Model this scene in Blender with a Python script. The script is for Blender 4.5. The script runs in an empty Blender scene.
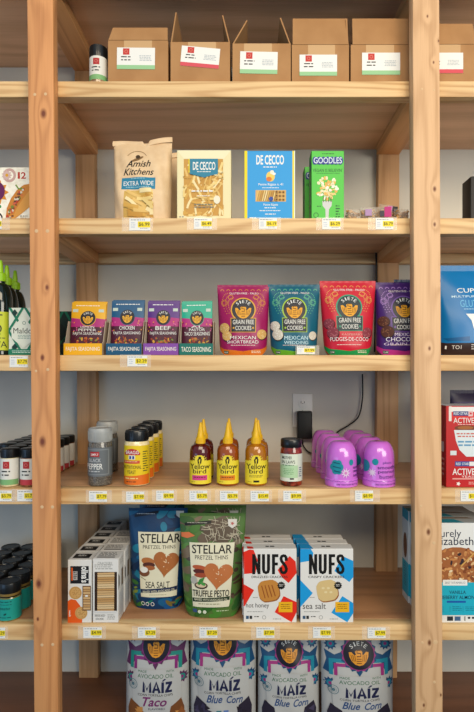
import bpy, bmesh, math, random
from mathutils import Vector, Matrix
PI = math.pi
C = bpy.context.scene.collection
SC = bpy.context.scene

# ---------------------------------------------------------------- measures
S = 0.0028            # metres per photograph pixel on the shelf front plane (Y = 0)
HX, HY, ZC = 248.0, 372.0, 1.40
F = 520.0
ZF = F * S            # camera distance from the front plane

def X(px, Y=0.0): return (px - HX) * S * (ZF + Y) / ZF
def Z(py, Y=0.0): return ZC - (py - HY) * S * (ZF + Y) / ZF

# ---------------------------------------------------------------- camera, world, lights, exposure
cam = bpy.data.objects.new('camera', bpy.data.cameras.new('camera'))
C.objects.link(cam)
cam.location = (0, -ZF, ZC)
cam.rotation_euler = (PI / 2, 0, 0)
cam.data.sensor_fit = 'VERTICAL'
cam.data.sensor_height = 36.0
cam.data.lens = 36.0 * F / 712.0
cam.data.shift_x = -(HX - 237.0) / 712.0
cam.data.shift_y = (HY - 356.0) / 712.0
cam.data.clip_start = 0.02
SC.camera = cam

w = bpy.data.worlds.new('room_daylight'); SC.world = w
w.use_nodes = True
w.node_tree.nodes['Background'].inputs[0].default_value = (0.52, 0.76, 1.0, 1)
w.node_tree.nodes['Background'].inputs[1].default_value = 0.46

def area(name, loc, target, sx, sy, power, col):
    L = bpy.data.lights.new(name, 'AREA'); L.shape = 'RECTANGLE'; L.size = sx; L.size_y = sy
    L.energy = power; L.color = col
    o = bpy.data.objects.new(name, L); C.objects.link(o); o.location = loc
    o.rotation_euler = (Vector(target) - Vector(loc)).to_track_quat('-Z', 'Y').to_euler()
    return o
area('ceiling_lamp', (0.3, -2.9, 3.0), (0.05, 0.4, 1.7), 2.8, 1.0, 66, (1.0, 0.83, 0.60))
area('shop_daylight', (1.7, -2.5, 1.85), (-0.15, 0.3, 1.35), 1.5, 1.0, 34, (1.0, 0.92, 0.77))
area('shop_window', (-2.3, -2.3, 0.62), (0, 0.4, 0.55), 1.6, 1.0, 9, (0.36, 0.62, 1.0))

vs = SC.view_settings
SC.display_settings.display_device = 'sRGB'
vs.view_transform = 'Standard'; vs.look = 'None'; vs.gamma = 1.0; vs.use_curve_mapping = False
vs.exposure = 0.40

# ---------------------------------------------------------------- materials
def lin(h):
    h = h.lstrip('#'); out = []
    for i in (0, 2, 4):
        c = int(h[i:i + 2], 16) / 255.0
        out.append(c / 12.92 if c <= 0.04045 else ((c + 0.055) / 1.055) ** 2.4)
    return (out[0], out[1], out[2], 1.0)

_mats = {}
def M(h, rough=0.5, metal=0.0, coat=0.0, name=None):
    k = (h, rough, metal, coat)
    if k in _mats: return _mats[k]
    m = bpy.data.materials.new(name or 'ink_' + h); m.use_nodes = True
    b = m.node_tree.nodes['Principled BSDF']
    b.inputs['Base Color'].default_value = tuple(0.80 * q ** 1.06 for q in lin(h)[:3]) + (1.0,)
    b.inputs['Roughness'].default_value = rough
    b.inputs['Metallic'].default_value = metal
    b.inputs['Specular IOR Level'].default_value = 0.32
    b.inputs['Coat Weight'].default_value = coat
    b.inputs['Coat Roughness'].default_value = 0.08
    m.diffuse_color = lin(h)
    _mats[k] = m
    return m

class NB:                                   # small node builder
    def __init__(s, name):
        s.m = bpy.data.materials.new(name); s.m.use_nodes = True
        s.t = s.m.node_tree; s.b = s.t.nodes['Principled BSDF']
    def n(s, typ, **kw):
        x = s.t.nodes.new(typ)
        for k, v in kw.items(): setattr(x, k, v)
        return x
    def l(s, a, b): s.t.links.new(a, b)
    def math(s, op, a, b=None):
        x = s.n('ShaderNodeMath', operation=op)
        for i, v in enumerate((a, b)):
            if v is None: continue
            if isinstance(v, (int, float)): x.inputs[i].default_value = v
            else: s.l(v, x.inputs[i])
        return x.outputs[0]
    def ramp(s, fac, stops):
        r = s.n('ShaderNodeValToRGB')
        e = r.color_ramp.elements
        while len(e) < len(stops): e.new(0.5)
        for q, (p, c) in zip(e, stops): q.position = p; q.color = c
        s.l(fac, r.inputs[0]); return r.outputs[0]
    def mix(s, fac, a, b, mode='MIX'):
        x = s.n('ShaderNodeMix', data_type='RGBA', blend_type=mode)
        if isinstance(fac, (int, float)): x.inputs[0].default_value = fac
        else: s.l(fac, x.inputs[0])
        for i, v in ((6, a), (7, b)):
            if isinstance(v, tuple): x.inputs[i].default_value = v
            else: s.l(v, x.inputs[i])
        return x.outputs[2]

def wood(name, light, dark, grain='x', freq=9.0, contrast=0.7, knots=(), knotcol='5a2d17', rough=0.55, seed=0.0, fine=0.75):
    B = NB(name)
    tc = B.n('ShaderNodeTexCoord'); sep = B.n('ShaderNodeSeparateXYZ'); B.l(tc.outputs['Object'], sep.inputs[0])
    mp = B.n('ShaderNodeMapping'); B.l(tc.outputs['Object'], mp.inputs[0])
    sc = {'x': (0.07, 1, 1), 'y': (1, 0.07, 1), 'z': (1, 1, 0.07)}[grain]
    mp.inputs['Scale'].default_value = sc; mp.inputs['Location'].default_value = (seed, seed * 1.7, seed * 0.6)
    n1 = B.n('ShaderNodeTexNoise'); n1.inputs['Scale'].default_value = freq; n1.inputs['Detail'].default_value = 1.5
    B.l(mp.outputs[0], n1.inputs['Vector'])
    field = B.math('MULTIPLY', n1.outputs[0], 1.0)
    core = None
    for (kx, kz, kr) in knots:              # knots as they sit in the plank's face
        dx = B.math('SUBTRACT', sep.outputs[0], kx); dz = B.math('MULTIPLY', B.math('SUBTRACT', sep.outputs[2], kz), 0.62)
        d = B.math('SQRT', B.math('ADD', B.math('MULTIPLY', dx, dx), B.math('MULTIPLY', dz, dz)))
        e = B.math('POWER', 2.718, B.math('MULTIPLY', d, -1.0 / (kr * 2.6)))
        field = B.math('ADD', field, B.math('MULTIPLY', e, 0.12))
        c = B.n('ShaderNodeMapRange'); c.inputs[1].default_value = kr * 1.15; c.inputs[2].default_value = kr * 0.35
        B.l(d, c.inputs[0])
        core = c.outputs[0] if core is None else B.math('MAXIMUM', core, c.outputs[0])
    ring = B.math('MULTIPLY', B.math('ADD', B.math('SINE', B.math('MULTIPLY', field, 62.0)), 1.0), 0.5)
    ring = B.math('POWER', ring, 2.2)
    mp2 = B.n('ShaderNodeMapping'); B.l(tc.outputs['Object'], mp2.inputs[0])
    mp2.inputs['Scale'].default_value = tuple(q if q == 1 else 0.03 for q in sc)
    n2 = B.n('ShaderNodeTexNoise'); n2.inputs['Scale'].default_value = 260; n2.inputs['Detail'].default_value = 3
    B.l(mp2.outputs[0], n2.inputs['Vector'])
    fac = B.math('ADD', B.math('MULTIPLY', ring, contrast), B.math('MULTIPLY', B.math('SUBTRACT', n2.outputs[0], 0.5), fine))
    n3 = B.n('ShaderNodeTexNoise'); n3.inputs['Scale'].default_value = 3.0; B.l(mp.outputs[0], n3.inputs['Vector'])
    fac = B.math('ADD', fac, B.math('MULTIPLY', B.math('SUBTRACT', n3.outputs[0], 0.5), 0.5))
    col = B.ramp(fac, [(0.0, lin(light)), (1.0, lin(dark))])
    if core is not None: col = B.mix(core, col, lin(knotcol))
    B.l(col, B.b.inputs['Base Color']); B.b.inputs['Roughness'].default_value = rough
    bp = B.n('ShaderNodeBump'); bp.inputs['Strength'].default_value = 0.12; bp.inputs['Distance'].default_value = 0.002
    B.l(n2.outputs[0], bp.inputs['Height']); B.l(bp.outputs[0], B.b.inputs['Normal'])
    return B.m

def speckle(name, a, b, scale=120, lo=0.4, hi=0.6, rough=0.5, coat=0.0, detail=3, bump=0.0):
    B = NB(name); tc = B.n('ShaderNodeTexCoord')
    n1 = B.n('ShaderNodeTexNoise'); n1.inputs['Scale'].default_value = scale; n1.inputs['Detail'].default_value = detail
    B.l(tc.outputs['Object'], n1.inputs['Vector'])
    B.l(B.ramp(n1.outputs[0], [(lo, lin(a)), (hi, lin(b))]), B.b.inputs['Base Color'])
    B.b.inputs['Roughness'].default_value = rough; B.b.inputs['Coat Weight'].default_value = coat
    if bump:
        bp = B.n('ShaderNodeBump'); bp.inputs['Strength'].default_value = bump; bp.inputs['Distance'].default_value = 0.002
        B.l(n1.outputs[0], bp.inputs['Height']); B.l(bp.outputs[0], B.b.inputs['Normal'])
    return B.m

def clear(name, h='ffffff', alpha=0.22, rough=0.08):
    B = NB(name); B.b.inputs['Base Color'].default_value = lin(h); B.b.inputs['Alpha'].default_value = alpha
    B.b.inputs['Roughness'].default_value = rough
    return B.m

# ---------------------------------------------------------------- mesh helpers
class MB:
    def __init__(s): s.v = []; s.f = []; s.m = []; s.mats = []
    def mi(s, mat):
        if mat not in s.mats: s.mats.append(mat)
        return s.mats.index(mat)
    def add(s, vs, fs, mat, xf=None):
        o = len(s.v); k = s.mi(mat)
        s.v += [tuple(xf @ Vector(p)) if xf else tuple(p) for p in vs]
        s.f += [tuple(i + o for i in f) for f in fs]; s.m += [k] * len(fs)
    def box(s, x0, x1, y0, y1, z0, z1, mat, bev=0.0, seg=2, xf=None):
        bm = bmesh.new()
        bmesh.ops.create_cube(bm, size=1.0)
        for v in bm.verts:
            v.co = Vector(((x0 + x1) / 2 + v.co.x * (x1 - x0), (y0 + y1) / 2 + v.co.y * (y1 - y0), (z0 + z1) / 2 + v.co.z * (z1 - z0)))
        if bev: bmesh.ops.bevel(bm, geom=bm.edges[:], offset=bev, segments=seg, profile=0.5, affect='EDGES')
        s.from_bm(bm, mat, xf); bm.free(); return s
    def from_bm(s, bm, mat, xf=None):
        bm.verts.index_update()
        s.add([v.co.copy() for v in bm.verts], [[v.index for v in f.verts] for f in bm.faces], mat, xf)
    def lathe(s, prof, mats, n=32, cx=0.0, cy=0.0, lumps=None):
        # prof: [(r, z)] bottom to top; mats: one material or one per segment
        vs = []
        for (r, z) in prof:
            for i in range(n):
                a = 2 * PI * i / n
                vs.append((cx + r * math.cos(a), cy + r * math.sin(a), z))
        for j in range(len(prof) - 1):
            fs = []
            for i in range(n):
                k = (i + 1) % n
                fs.append((j * n + i, j * n + k, (j + 1) * n + k, (j + 1) * n + i))
            mat = mats[j] if isinstance(mats, (list, tuple)) else mats
            o = len(s.v)
            s.f += [tuple(q + o for q in f) for f in fs]; s.m += [s.mi(mat)] * n
        o = len(s.v)
        s.v += vs
        m0 = mats[0] if isinstance(mats, (list, tuple)) else mats
        m1 = mats[-1] if isinstance(mats, (list, tuple)) else mats
        s.f.append(tuple(o + i for i in reversed(range(n)))); s.m.append(s.mi(m0))
        s.f.append(tuple(o + (len(prof) - 1) * n + i for i in range(n))); s.m.append(s.mi(m1))
        return s
    def tube(s, pts, r, mat, n=8):
        pts = [Vector(p) for p in pts]; vs = []; fs = []
        up = Vector((0.13, 0.9, 0.31))
        for i, p in enumerate(pts):
            t = (pts[min(i + 1, len(pts) - 1)] - pts[max(i - 1, 0)]).normalized()
            a = t.cross(up).normalized(); b = t.cross(a)
            for k in range(n):
                q = 2 * PI * k / n
                vs.append(p + a * (r * math.cos(q)) + b * (r * math.sin(q)))
        for i in range(len(pts) - 1):
            for k in range(n):
                j = (k + 1) % n
                fs.append((i * n + k, i * n + j, (i + 1) * n + j, (i + 1) * n + k))
        fs.append(tuple(range(n))); fs.append(tuple((len(pts) - 1) * n + k for k in reversed(range(n))))
        s.add(vs, fs, mat); return s
    def build(s, name, parent=None, loc=None, rot=None, smooth=35):
        me = bpy.data.meshes.new(name); me.from_pydata(s.v, [], s.f)
        for m in s.mats: me.materials.append(m)
        me.polygons.foreach_set('material_index', s.m)
        me.validate(); me.update()
        if smooth:
            me.shade_smooth(); me.set_sharp_from_angle(angle=math.radians(smooth))
        o = bpy.data.objects.new(name, me); C.objects.link(o)
        if parent: o.parent = parent
        if loc: o.location = loc
        if rot: o.rotation_euler = rot
        return o

def tag(o, label=None, cat=None, group=None, kind=None):
    if label: o['label'] = label
    if cat: o['category'] = cat
    if group: o['group'] = group
    if kind: o['kind'] = kind
    return o
def empty(name, loc, rz=0.0, label=None, cat=None, group=None, rx=0.0, ry=0.0):
    o = bpy.data.objects.new(name, None); C.objects.link(o)
    o.empty_display_size = 0.02
    o.location = loc; o.rotation_euler = (rx, ry, rz)
    return tag(o, label, cat, group)
def copy_tree(o, parent=None):
    c = o.copy(); C.objects.link(c)
    if parent: c.parent = parent
    for ch in o.children: copy_tree(ch, c)
    return c
def clone(o, loc, label, rz=None, group=None):
    c = copy_tree(o); c.location = loc
    if rz is not None: c.rotation_euler = (o.rotation_euler[0], o.rotation_euler[1], rz)
    c['label'] = label
    if group: c['group'] = group
    return c

# ---------------------------------------------------------------- printed artwork: flat inks mapped on a surface
_txt = {}
def text_mesh(t, bold=0.0, shear=0.0):
    k = (t, bold, shear)
    if k in _txt: return _txt[k]
    cu = bpy.data.curves.new('lettering', 'FONT'); cu.body = t; cu.offset = bold; cu.shear = shear; cu.resolution_u = 3
    ob = bpy.data.objects.new('lettering', cu); C.objects.link(ob)
    dg = bpy.context.evaluated_depsgraph_get(); ev = ob.evaluated_get(dg); me = ev.to_mesh()
    vs = [(v.co.x, v.co.y) for v in me.vertices]; fs = [tuple(p.vertices) for p in me.polygons]
    ev.to_mesh_clear(); bpy.data.objects.remove(ob); bpy.data.curves.remove(cu)
    xs = [v[0] for v in vs] or [0, 1]; ys = [v[1] for v in vs] or [0, 1]
    x0, x1, y0, y1 = min(xs), max(xs), min(ys), max(ys)
    dx = max(x1 - x0, 1e-4); dy = max(y1 - y0, 1e-4)
    r = ([((x - x0) / dx, (y1 - y) / dy) for x, y in vs], fs, dx / dy)
    _txt[k] = r
    return r

class Art:
    """prints in photograph-pixel units inside the box x0,y0,x1,y1 (y down)"""
    STEP = 0.00018
    def __init__(s, x0, y0, x1, y1): s.b = (x0, y0, x1, y1); s.p = []
    def _add(s, vs, fs, mat, clip=True):
        xs = [v[0] for v in vs]; ys = [v[1] for v in vs]
        bb = (min(xs), min(ys), max(xs), max(ys)); L = 1
        for q in s.p:
            c = q[4]
            if c[0] < bb[2] and c[2] > bb[0] and c[1] < bb[3] and c[3] > bb[1]: L = max(L, q[3] + 1)
        s.p.append((vs, fs, mat, L, bb)); return s
    def R(s, x0, y0, x1, y1, mat): return s._add([(x0, y0), (x1, y0), (x1, y1), (x0, y1)], [(0, 1, 2, 3)], mat)
    def P(s, pts, mat): return s._add(list(pts), [tuple(range(len(pts)))], mat)
    def E(s, x, y, rx, mat, ry=None, n=22, rot=0.0):
        ry = rx if ry is None else ry; c, q = math.cos(rot), math.sin(rot); pts = []
        for i in range(n):
            a = 2 * PI * i / n; u, v = rx * math.cos(a), ry * math.sin(a)
            pts.append((x + u * c - v * q, y + u * q + v * c))
        return s.P(pts, mat)
    def ring(s, x, y, r0, r1, mat, n=28, a0=0.0, a1=2 * PI):
        vs = []; fs = []
        for i in range(n + 1):
            a = a0 + (a1 - a0) * i / n
            vs += [(x + r0 * math.cos(a), y + r0 * math.sin(a)), (x + r1 * math.cos(a), y + r1 * math.sin(a))]
        for i in range(n): fs.append((2 * i, 2 * i + 1, 2 * i + 3, 2 * i + 2))
        return s._add(vs, fs, mat)
    def star(s, x, y, r0, r1, k, mat, rot=0.0):
        pts = []
        for i in range(2 * k):
            a = rot + PI * i / k; r = r1 if i % 2 == 0 else r0
            pts.append((x + r * math.cos(a), y + r * math.sin(a)))
        return s.P(pts, mat)
    def L(s, pts, w, mat):
        vs = []; fs = []; n = len(pts)
        for i, (x, y) in enumerate(pts):
            a = pts[max(i - 1, 0)]; b = pts[min(i + 1, n - 1)]
            dx, dy = b[0] - a[0], b[1] - a[1]; d = math.hypot(dx, dy) or 1
            vs += [(x - dy / d * w / 2, y + dx / d * w / 2), (x + dy / d * w / 2, y - dx / d * w / 2)]
        for i in range(n - 1): fs.append((2 * i, 2 * i + 1, 2 * i + 3, 2 * i + 2))
        return s._add(vs, fs, mat)
    def T(s, t, x0, y0, x1, y1, mat, bold=0.0, shear=0.0, rot=0.0, slant=0.0):
        if y1 - y0 < 6 and abs(rot) < 1: bold = min(bold, .006)   # small print keeps its counters open
        vs, fs, _ = text_mesh(t, bold, shear)
        if not fs: return s
        cx, cy = (x0 + x1) / 2, (y0 + y1) / 2; c, q = math.cos(rot), math.sin(rot); out = []
        for (u, v) in vs:
            x = (u - .5) * (x1 - x0); y = (v - .5) * (y1 - y0)
            out.append((cx + x * c - y * q, cy + x * q + y * c))
        return s._add(out, fs, mat)
    def arc(s, t, x, y, r, size, mat, spread=0.5, a_mid=-PI / 2, bold=0.03):
        n = len(t)
        for i, ch in enumerate(t):
            if ch == ' ': continue
            a = a_mid + (i - (n - 1) / 2) * spread
            cx, cy = x + r * math.cos(a), y + r * math.sin(a)
            hw = size * (0.16 if ch == 'I' else 0.36)
            s.T(ch, cx - hw, cy - size / 2, cx + hw, cy + size / 2, mat, bold, rot=a - a_mid)
        return s
    def G(s, x0, y0, x1, y1, rows, mat, seed=1, h=0.45):    # print too small to read
        R = random.Random(seed); dy = (y1 - y0) / rows; vs = []; fs = []
        for j in range(rows):
            x = x0 + R.random() * (x1 - x0) * 0.08; ye = y0 + dy * j; xe = x1 - R.random() * (x1 - x0) * 0.15
            while x < xe:
                ww = min(xe - x, (0.5 + R.random() * 1.4) * dy * 1.1)
                o = len(vs); vs += [(x, ye), (x + ww, ye), (x + ww, ye + dy * h), (x, ye + dy * h)]; fs.append((o, o + 1, o + 2, o + 3))
                x += ww + dy * 0.35
        return s._add(vs, fs, mat)
    def into(s, mb, mapf, grid=None, clip=True, step=None):
        st = step or (s.STEP if not grid else .00032)
        x0, y0, x1, y1 = s.b; W, H = x1 - x0, y1 - y0
        for vs, fs, mat, L, bb in s.p:
            bm = bmesh.new(); V = [bm.verts.new((a, b, 0)) for a, b in vs]
            for f in fs:
                try: bm.faces.new([V[i] for i in f])
                except ValueError: pass
            def cut(co, no, outer=False):
                bmesh.ops.bisect_plane(bm, geom=bm.verts[:] + bm.edges[:] + bm.faces[:], dist=1e-6, plane_co=co, plane_no=no, clear_outer=outer)
            if clip:                        # keep inside the printed face
                if bb[0] < x0: cut((x0, 0, 0), (-1, 0, 0), True)
                if bb[2] > x1: cut((x1, 0, 0), (1, 0, 0), True)
                if bb[1] < y0: cut((0, y0, 0), (0, -1, 0), True)
                if bb[3] > y1: cut((0, y1, 0), (0, 1, 0), True)
            if grid:
                gx, gy = grid
                for i in range(1, gx):
                    q = x0 + W * i / gx
                    if bb[0] < q < bb[2]: cut((q, 0, 0), (1, 0, 0))
                for i in range(1, gy):
                    q = y0 + H * i / gy
                    if bb[1] < q < bb[3]: cut((0, q, 0), (0, 1, 0))
                bmesh.ops.triangulate(bm, faces=[f for f in bm.faces if len(f.verts) > 4])
            if not bm.faces: bm.free(); continue
            bm.verts.index_update()
            pts = [mapf((v.co.x - x0) / W, (v.co.y - y0) / H, L * st) for v in bm.verts]
            mb.add(pts, [[v.index for v in reversed(f.verts)] for f in bm.faces], mat)
            bm.free()

def flat(w, h, d, z0=0.0): return lambda u, v, o: (-w / 2 + u * w, -d / 2 - o, z0 + h * (1 - v))
def right_face(w, h, d): return lambda u, v, o: (w / 2 + o, -d / 2 + u * d, h * (1 - v))
def left_face(w, h, d): return lambda u, v, o: (-w / 2 - o, d / 2 - u * d, h * (1 - v))
def top_face(w, h, d): return lambda u, v, o: (-w / 2 + u * w, d / 2 - v * d, h + o)
def cyl(r, z0, z1):
    def f(u, v, o):
        k = max(-.985, min(.985, 2 * u - 1)); a = math.asin(k)
        return ((r + o) * math.sin(a), -(r + o) * math.cos(a), z1 + (z0 - z1) * v)
    return f

# ---------------------------------------------------------------- the setting
wall_m = speckle('painted_wall', 'c3bfb4', 'c9c5ba', 6, 0.3, 0.7, 0.75)
MB().box(X(-520, .43), X(1010, .43), 0.4255, 0.525, 0, 3.2, wall_m).build('wall_back', smooth=0)['kind'] = 'structure'
fl = wood('floor_boards', '3c3f42', '303336', 'x', 6)
MB().box(X(-520, .43), X(1010, .43), -4.2, 0.4255, -0.06, 0, fl).build('floor', smooth=0)['kind'] = 'structure'

# ---------------------------------------------------------------- the shelving unit
SHY = [-25.0, 81.0, 218.0, 355.0, 488.5, 624.5, 759.0]       # top of each shelf on the front plane
SZ = [Z(y) for y in SHY]
PLY, BRD, THK = 0.010, 0.0445, 0.036
YR0, YR1 = 0.387, 0.423
unit = tag(bpy.data.objects.new('shelving_unit', None), 'tall unfinished timber shelving unit with plywood decks along the grey wall', 'shelf')
unit.empty_display_size = 0.05
C.objects.link(unit)

pine = wood('pine_board', 'd6b380', 'a97a46', 'x', 12, 0.6, seed=.3)
kl = [(X(48.5), Z(2), .006), (X(48.5), Z(120), .0095), (X(52), Z(289.5), .006), (X(47.5), Z(358), .0062), (X(47.5), Z(440), .0095), (X(44), Z(578.5), .0088), (X(43), Z(613), .004)]
kr = [(X(423), Z(25), .003), (X(434), Z(49), .003), (X(429), Z(70), .003), (X(430), Z(193.5), .0055), (X(430), Z(228), .0045), (X(436.5), Z(283), .0038), (X(425), Z(349), .0045), (X(424), Z(528), .0065), (X(436), Z(687), .003), (X(419.5), Z(697), .004), (X(425), Z(636), .006)]
post_l = wood('fir_post', 'cb8d57', 'a3683a', 'z', 10, 0.5, kl, '6b3015', seed=1.1)
post_r = wood('pine_post', 'cda47a', 'a67b50', 'z', 9, 0.5, kr, '6b3d1f', seed=2.3)
post_b = wood('rear_post_timber', 'bd9266', '94683f', 'z', 9, 0.5, seed=4.0)
rail_m = wood('rail_timber', 'd29c66', 'a8723f', 'y', 9, 0.5, seed=3.0)
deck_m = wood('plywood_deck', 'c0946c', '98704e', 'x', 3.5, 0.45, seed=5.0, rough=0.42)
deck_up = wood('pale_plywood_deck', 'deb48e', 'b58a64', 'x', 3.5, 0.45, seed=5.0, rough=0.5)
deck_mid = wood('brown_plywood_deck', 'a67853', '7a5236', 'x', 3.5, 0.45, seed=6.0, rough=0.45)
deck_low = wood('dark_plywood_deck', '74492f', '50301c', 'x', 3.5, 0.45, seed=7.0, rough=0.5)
plug_m = M('e0bd92', .6, name='wood_filler')

def slanted_post(name, xt0, xt1, xb0, xb1, y0, y1, mat, yr=0.0):
    # xt*: photograph edges at y=0, xb*: at y=712, read on the plane yr
    def e(a, b, py): return X(a + (b - a) * py / 712.0, yr)
    mb = MB(); t, b = -60.0, HY + ZC / S
    bm = bmesh.new(); vs = []
    for py, z in ((b, 0.0), (t, Z(t))):
        for (a, q, y) in ((xt0, xb0, y0), (xt1, xb1, y0), (xt1, xb1, y1), (xt0, xb0, y1)):
            vs.append(bm.verts.new((e(a, q, py), y, z)))
    for f in ((3, 2, 1, 0), (4, 5, 6, 7), (0, 1, 5, 4), (1, 2, 6, 5), (2, 3, 7, 6), (3, 0, 4, 7)): bm.faces.new([vs[i] for i in f])
    bmesh.ops.bevel(bm, geom=bm.edges[:], offset=0.003, segments=2, profile=0.5, affect='EDGES')
    mb.from_bm(bm, mat); bm.free()
    return mb.build(name, unit)
# the front posts stand before the edge boards and are screwed through into them
pl = slanted_post('post', 26.8, 52.8, 34.1, 58.2, -THK, -.0002, post_l, -THK)
pr = slanted_post('post', 412.6, 439.5, 415.6, 443.0, -THK, -.0002, post_r, -THK)
def plugs(post, spots):
    for i, (px, py, r) in enumerate(spots):
        mb = MB()
        mb.lathe([(r, 0), (r, .0006), (r * .6, .0009)], plug_m, 12)
        mb.build('screw_plug', post, (X(px, -THK), 0.0004 - THK, Z(py, -THK)), (PI / 2, 0, 0))
plugs(pl, [(34.8, 94.5, .0042), (45.5, 94, .0042), (36.5, 231, .005), (47.5, 231, .005), (36, 371, .0035), (47.8, 369.5, .0042), (42, 507, .0045), (52.5, 507, .0045), (42, 645, .0042), (52.8, 644.5, .0042)])
plugs(pr, [(422, 89, .003), (434, 90, .003), (421, 506, .0035), (434, 543, .0045), (422.5, 642.5, .004), (435.5, 642, .0065), (434.5, 682, .004)])
def rear_post(a, b, a2, b2, mat):
    k = (ZF + YR0) / ZF
    def c(q): return HX + (q - HX) * k
    slanted_post('post', c(a), c(b), c(a2), c(b2), YR0, YR1, mat)
rear_post(74.5, 94.0, 78.5, 98.0, post_b)
rear_post(379.0, 400.0, 375.5, 397.5, post_b)

bays = [(-190, 27.5, 34.8), (57.8, 410, None), (439.5, 660, None)]
for i, y in enumerate(SHY):
    z = SZ[i]
    t = y / 712.0
    xl0, xl1 = 27.5 + 7.3 * t, 57.8 + 5.4 * t
    xr0, xr1 = 410 + 2.8 * t, 439.5 + 3.5 * t
    ml, mr = (xl0 + xl1) / 2, (xr0 + xr1) / 2      # boards meet behind the posts
    for (a, b) in ((-190, ml - .3), (ml + .3, mr - .3), (mr + .3, 660)):
        MB().box(X(a), X(b), 0.0, THK, z - BRD, z - 0.0002, pine, .002).build('shelf_edge_board', unit)
        if i in (2, 3, 4, 5, 6):
            MB().box(X(a) + .0, X(b) + .0, YR0 + .001, YR1, z - BRD, z - PLY, pine, .002).build('rear_ledger', unit)
    # one deck runs behind the edge boards, level with their tops
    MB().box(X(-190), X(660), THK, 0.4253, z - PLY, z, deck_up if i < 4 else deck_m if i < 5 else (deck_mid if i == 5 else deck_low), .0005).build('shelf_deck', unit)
    for (a, b) in ((xl0 + .5, xl1 - .3), (xr0 + .3, xr1 - .5)):
        MB().box(X(a), X(b), THK, YR0, z - BRD, z - PLY, rail_m, .002).build('side_rail', unit)

# ================================================================ GOODS
WHITE = M('f2f1ec', .45); BLACK = M('14130f', .45); INK = M('2b2a2a', .6); GREYINK = M('9a9994', .6)
YEL = M('f6dd1c', .5); RED = M('c8322c', .5); DKRED = M('8c1f1c', .5)
cardboard = speckle('corrugated_cardboard', '9c7043', 'a67a4c', 14, .35, .65, .8)
card_in = M('8c6238', .8, name='cardboard_inside')
tape_m = M('d2ab7c', .3, name='packing_tape')
black_cap = M('121213', .38, coat=.3, name='black_plastic_cap')
glass_clear = clear('clear_plastic', 'ffffff', .16, .1)

def dims(x0, x1, ytop, yf, shelf):
    """width, height and base centre of a thing whose front stands at depth yf"""
    return X(x1, yf) - X(x0, yf), Z(ytop, yf) - SZ[shelf], (X(x0, yf) + X(x1, yf)) / 2

def rdims(x0, x1, ytop, yf, shelf):
    """the same for round things: outline edges lie at the depth of the axis"""
    r = (X(x1, yf) - X(x0, yf)) / 2
    yc = yf + r; w = X(x1, yc) - X(x0, yc); q = yc + .45 * r if shelf >= 4 else yf + .2 * r
    return w, Z(ytop, q) - SZ[shelf], (X(x0, yc) + X(x1, yc)) / 2, (lambda py: max(.004, Z(py, q) - SZ[shelf]))

# ------------------------------------------------------------ price tags on the shelf edges
tag_holder = clear('clear_tag_holder', 'fff6e6', .14, .12)
def price_tag(x0, x1, y0, y1, price, where, hx=None, tilt=0.0):
    hx0, hx1 = hx if hx else (x0 - 6, x1 + 3)
    cx = (x0 + x1) / 2
    t = empty('price_tag', (X(cx), -0.0002, Z(y1 + 1)), 0, 'white and yellow price tag ' + where, 'price tag', 'price tags on the shelf edges', ry=tilt)
    mb = MB()
    h = (y1 - y0 + 2) * S
    mb.box((hx0 - cx) * S, (hx1 - cx) * S, -.0006, 0.0, 0, h, tag_holder)
    mb.build('holder', t, smooth=0)
    mb = MB(); w = (x1 - x0) * S; hh = (y1 - y0) * S
    mb.box(-w / 2, w / 2, -.0016, -.0008, S, S + hh, WHITE)
    W, H = x1 - x0, y1 - y0
    a = Art(0, 0, W, H)
    a.R(W * .40, H * .26, W * .99, H * .76, YEL)
    a.T(price, W * .45, H * .35, W * .96, H * .68, INK, .015)
    a.G(W * .05, H * .10, W * .8, H * .25, 1, GREYINK, 3)
    a.G(W * .06, H * .34, W * .32, H * .86, 3, M('c9cfda', .6), 5)
    a.G(W * .5, H * .80, W * .9, H * .92, 1, GREYINK, 4)
    fm = flat(w, hh, .0016 * 2, S)
    a.into(mb, lambda u, v, o: (fm(u, v, o)[0], -.0016 - o, fm(u, v, o)[2]))
    mb.build('card', t, smooth=0)
    return t

# ------------------------------------------------------------ emblem used on the snack packets: winged mark in a dark disc
GOLD = M('eda81f', .45); NAVY = M('1c1d2b', .45)
def emblem(a, x, y, r, rim, dark=NAVY, gold=GOLD, rimw=.10, letters=True, lcol=None):
    a.E(x, y, r, rim, n=32); a.E(x, y, r * (1 - rimw), dark, n=32)
    pts = [(-.70, -.22), (-.66, .12), (-.52, .42), (-.28, .66), (0, .74), (.28, .66), (.52, .42), (.66, .12), (.70, -.22),
           (.52, -.24), (.34, -.04), (.24, -.06), (.26, -.24), (.16, -.36), (-.14, -.36), (-.26, -.26), (-.20, -.06), (-.34, -.04), (-.52, -.24)]
    a.P([(x + u * r * .92, y + (v * .9 + .06) * r) for u, v in pts], gold)
    k = M('6b4310', .5)
    for u in (-.52, -.40, -.28, .28, .40, .52):
        a.L([(x + u * r, y + (.02) * r), (x + u * .8 * r, y + (.44) * r)], r * .035, k)
    a.L([(x + .14 * r, y - .26 * r), (x - .10 * r, y - .26 * r), (x - .12 * r, y - .10 * r), (x + .12 * r, y - .06 * r), (x + .12 * r, y + .12 * r), (x - .14 * r, y + .12 * r)], r * .07, k)
    for v in (.28, .42, .56): a.L([(x - .16 * r, y + v * r), (x + .16 * r, y + v * r)], r * .05, k)
    if letters: a.arc('SIETE', x, y + .02 * r, r * .70, r * .25, lcol or WHITE, .36, bold=.0)

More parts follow.
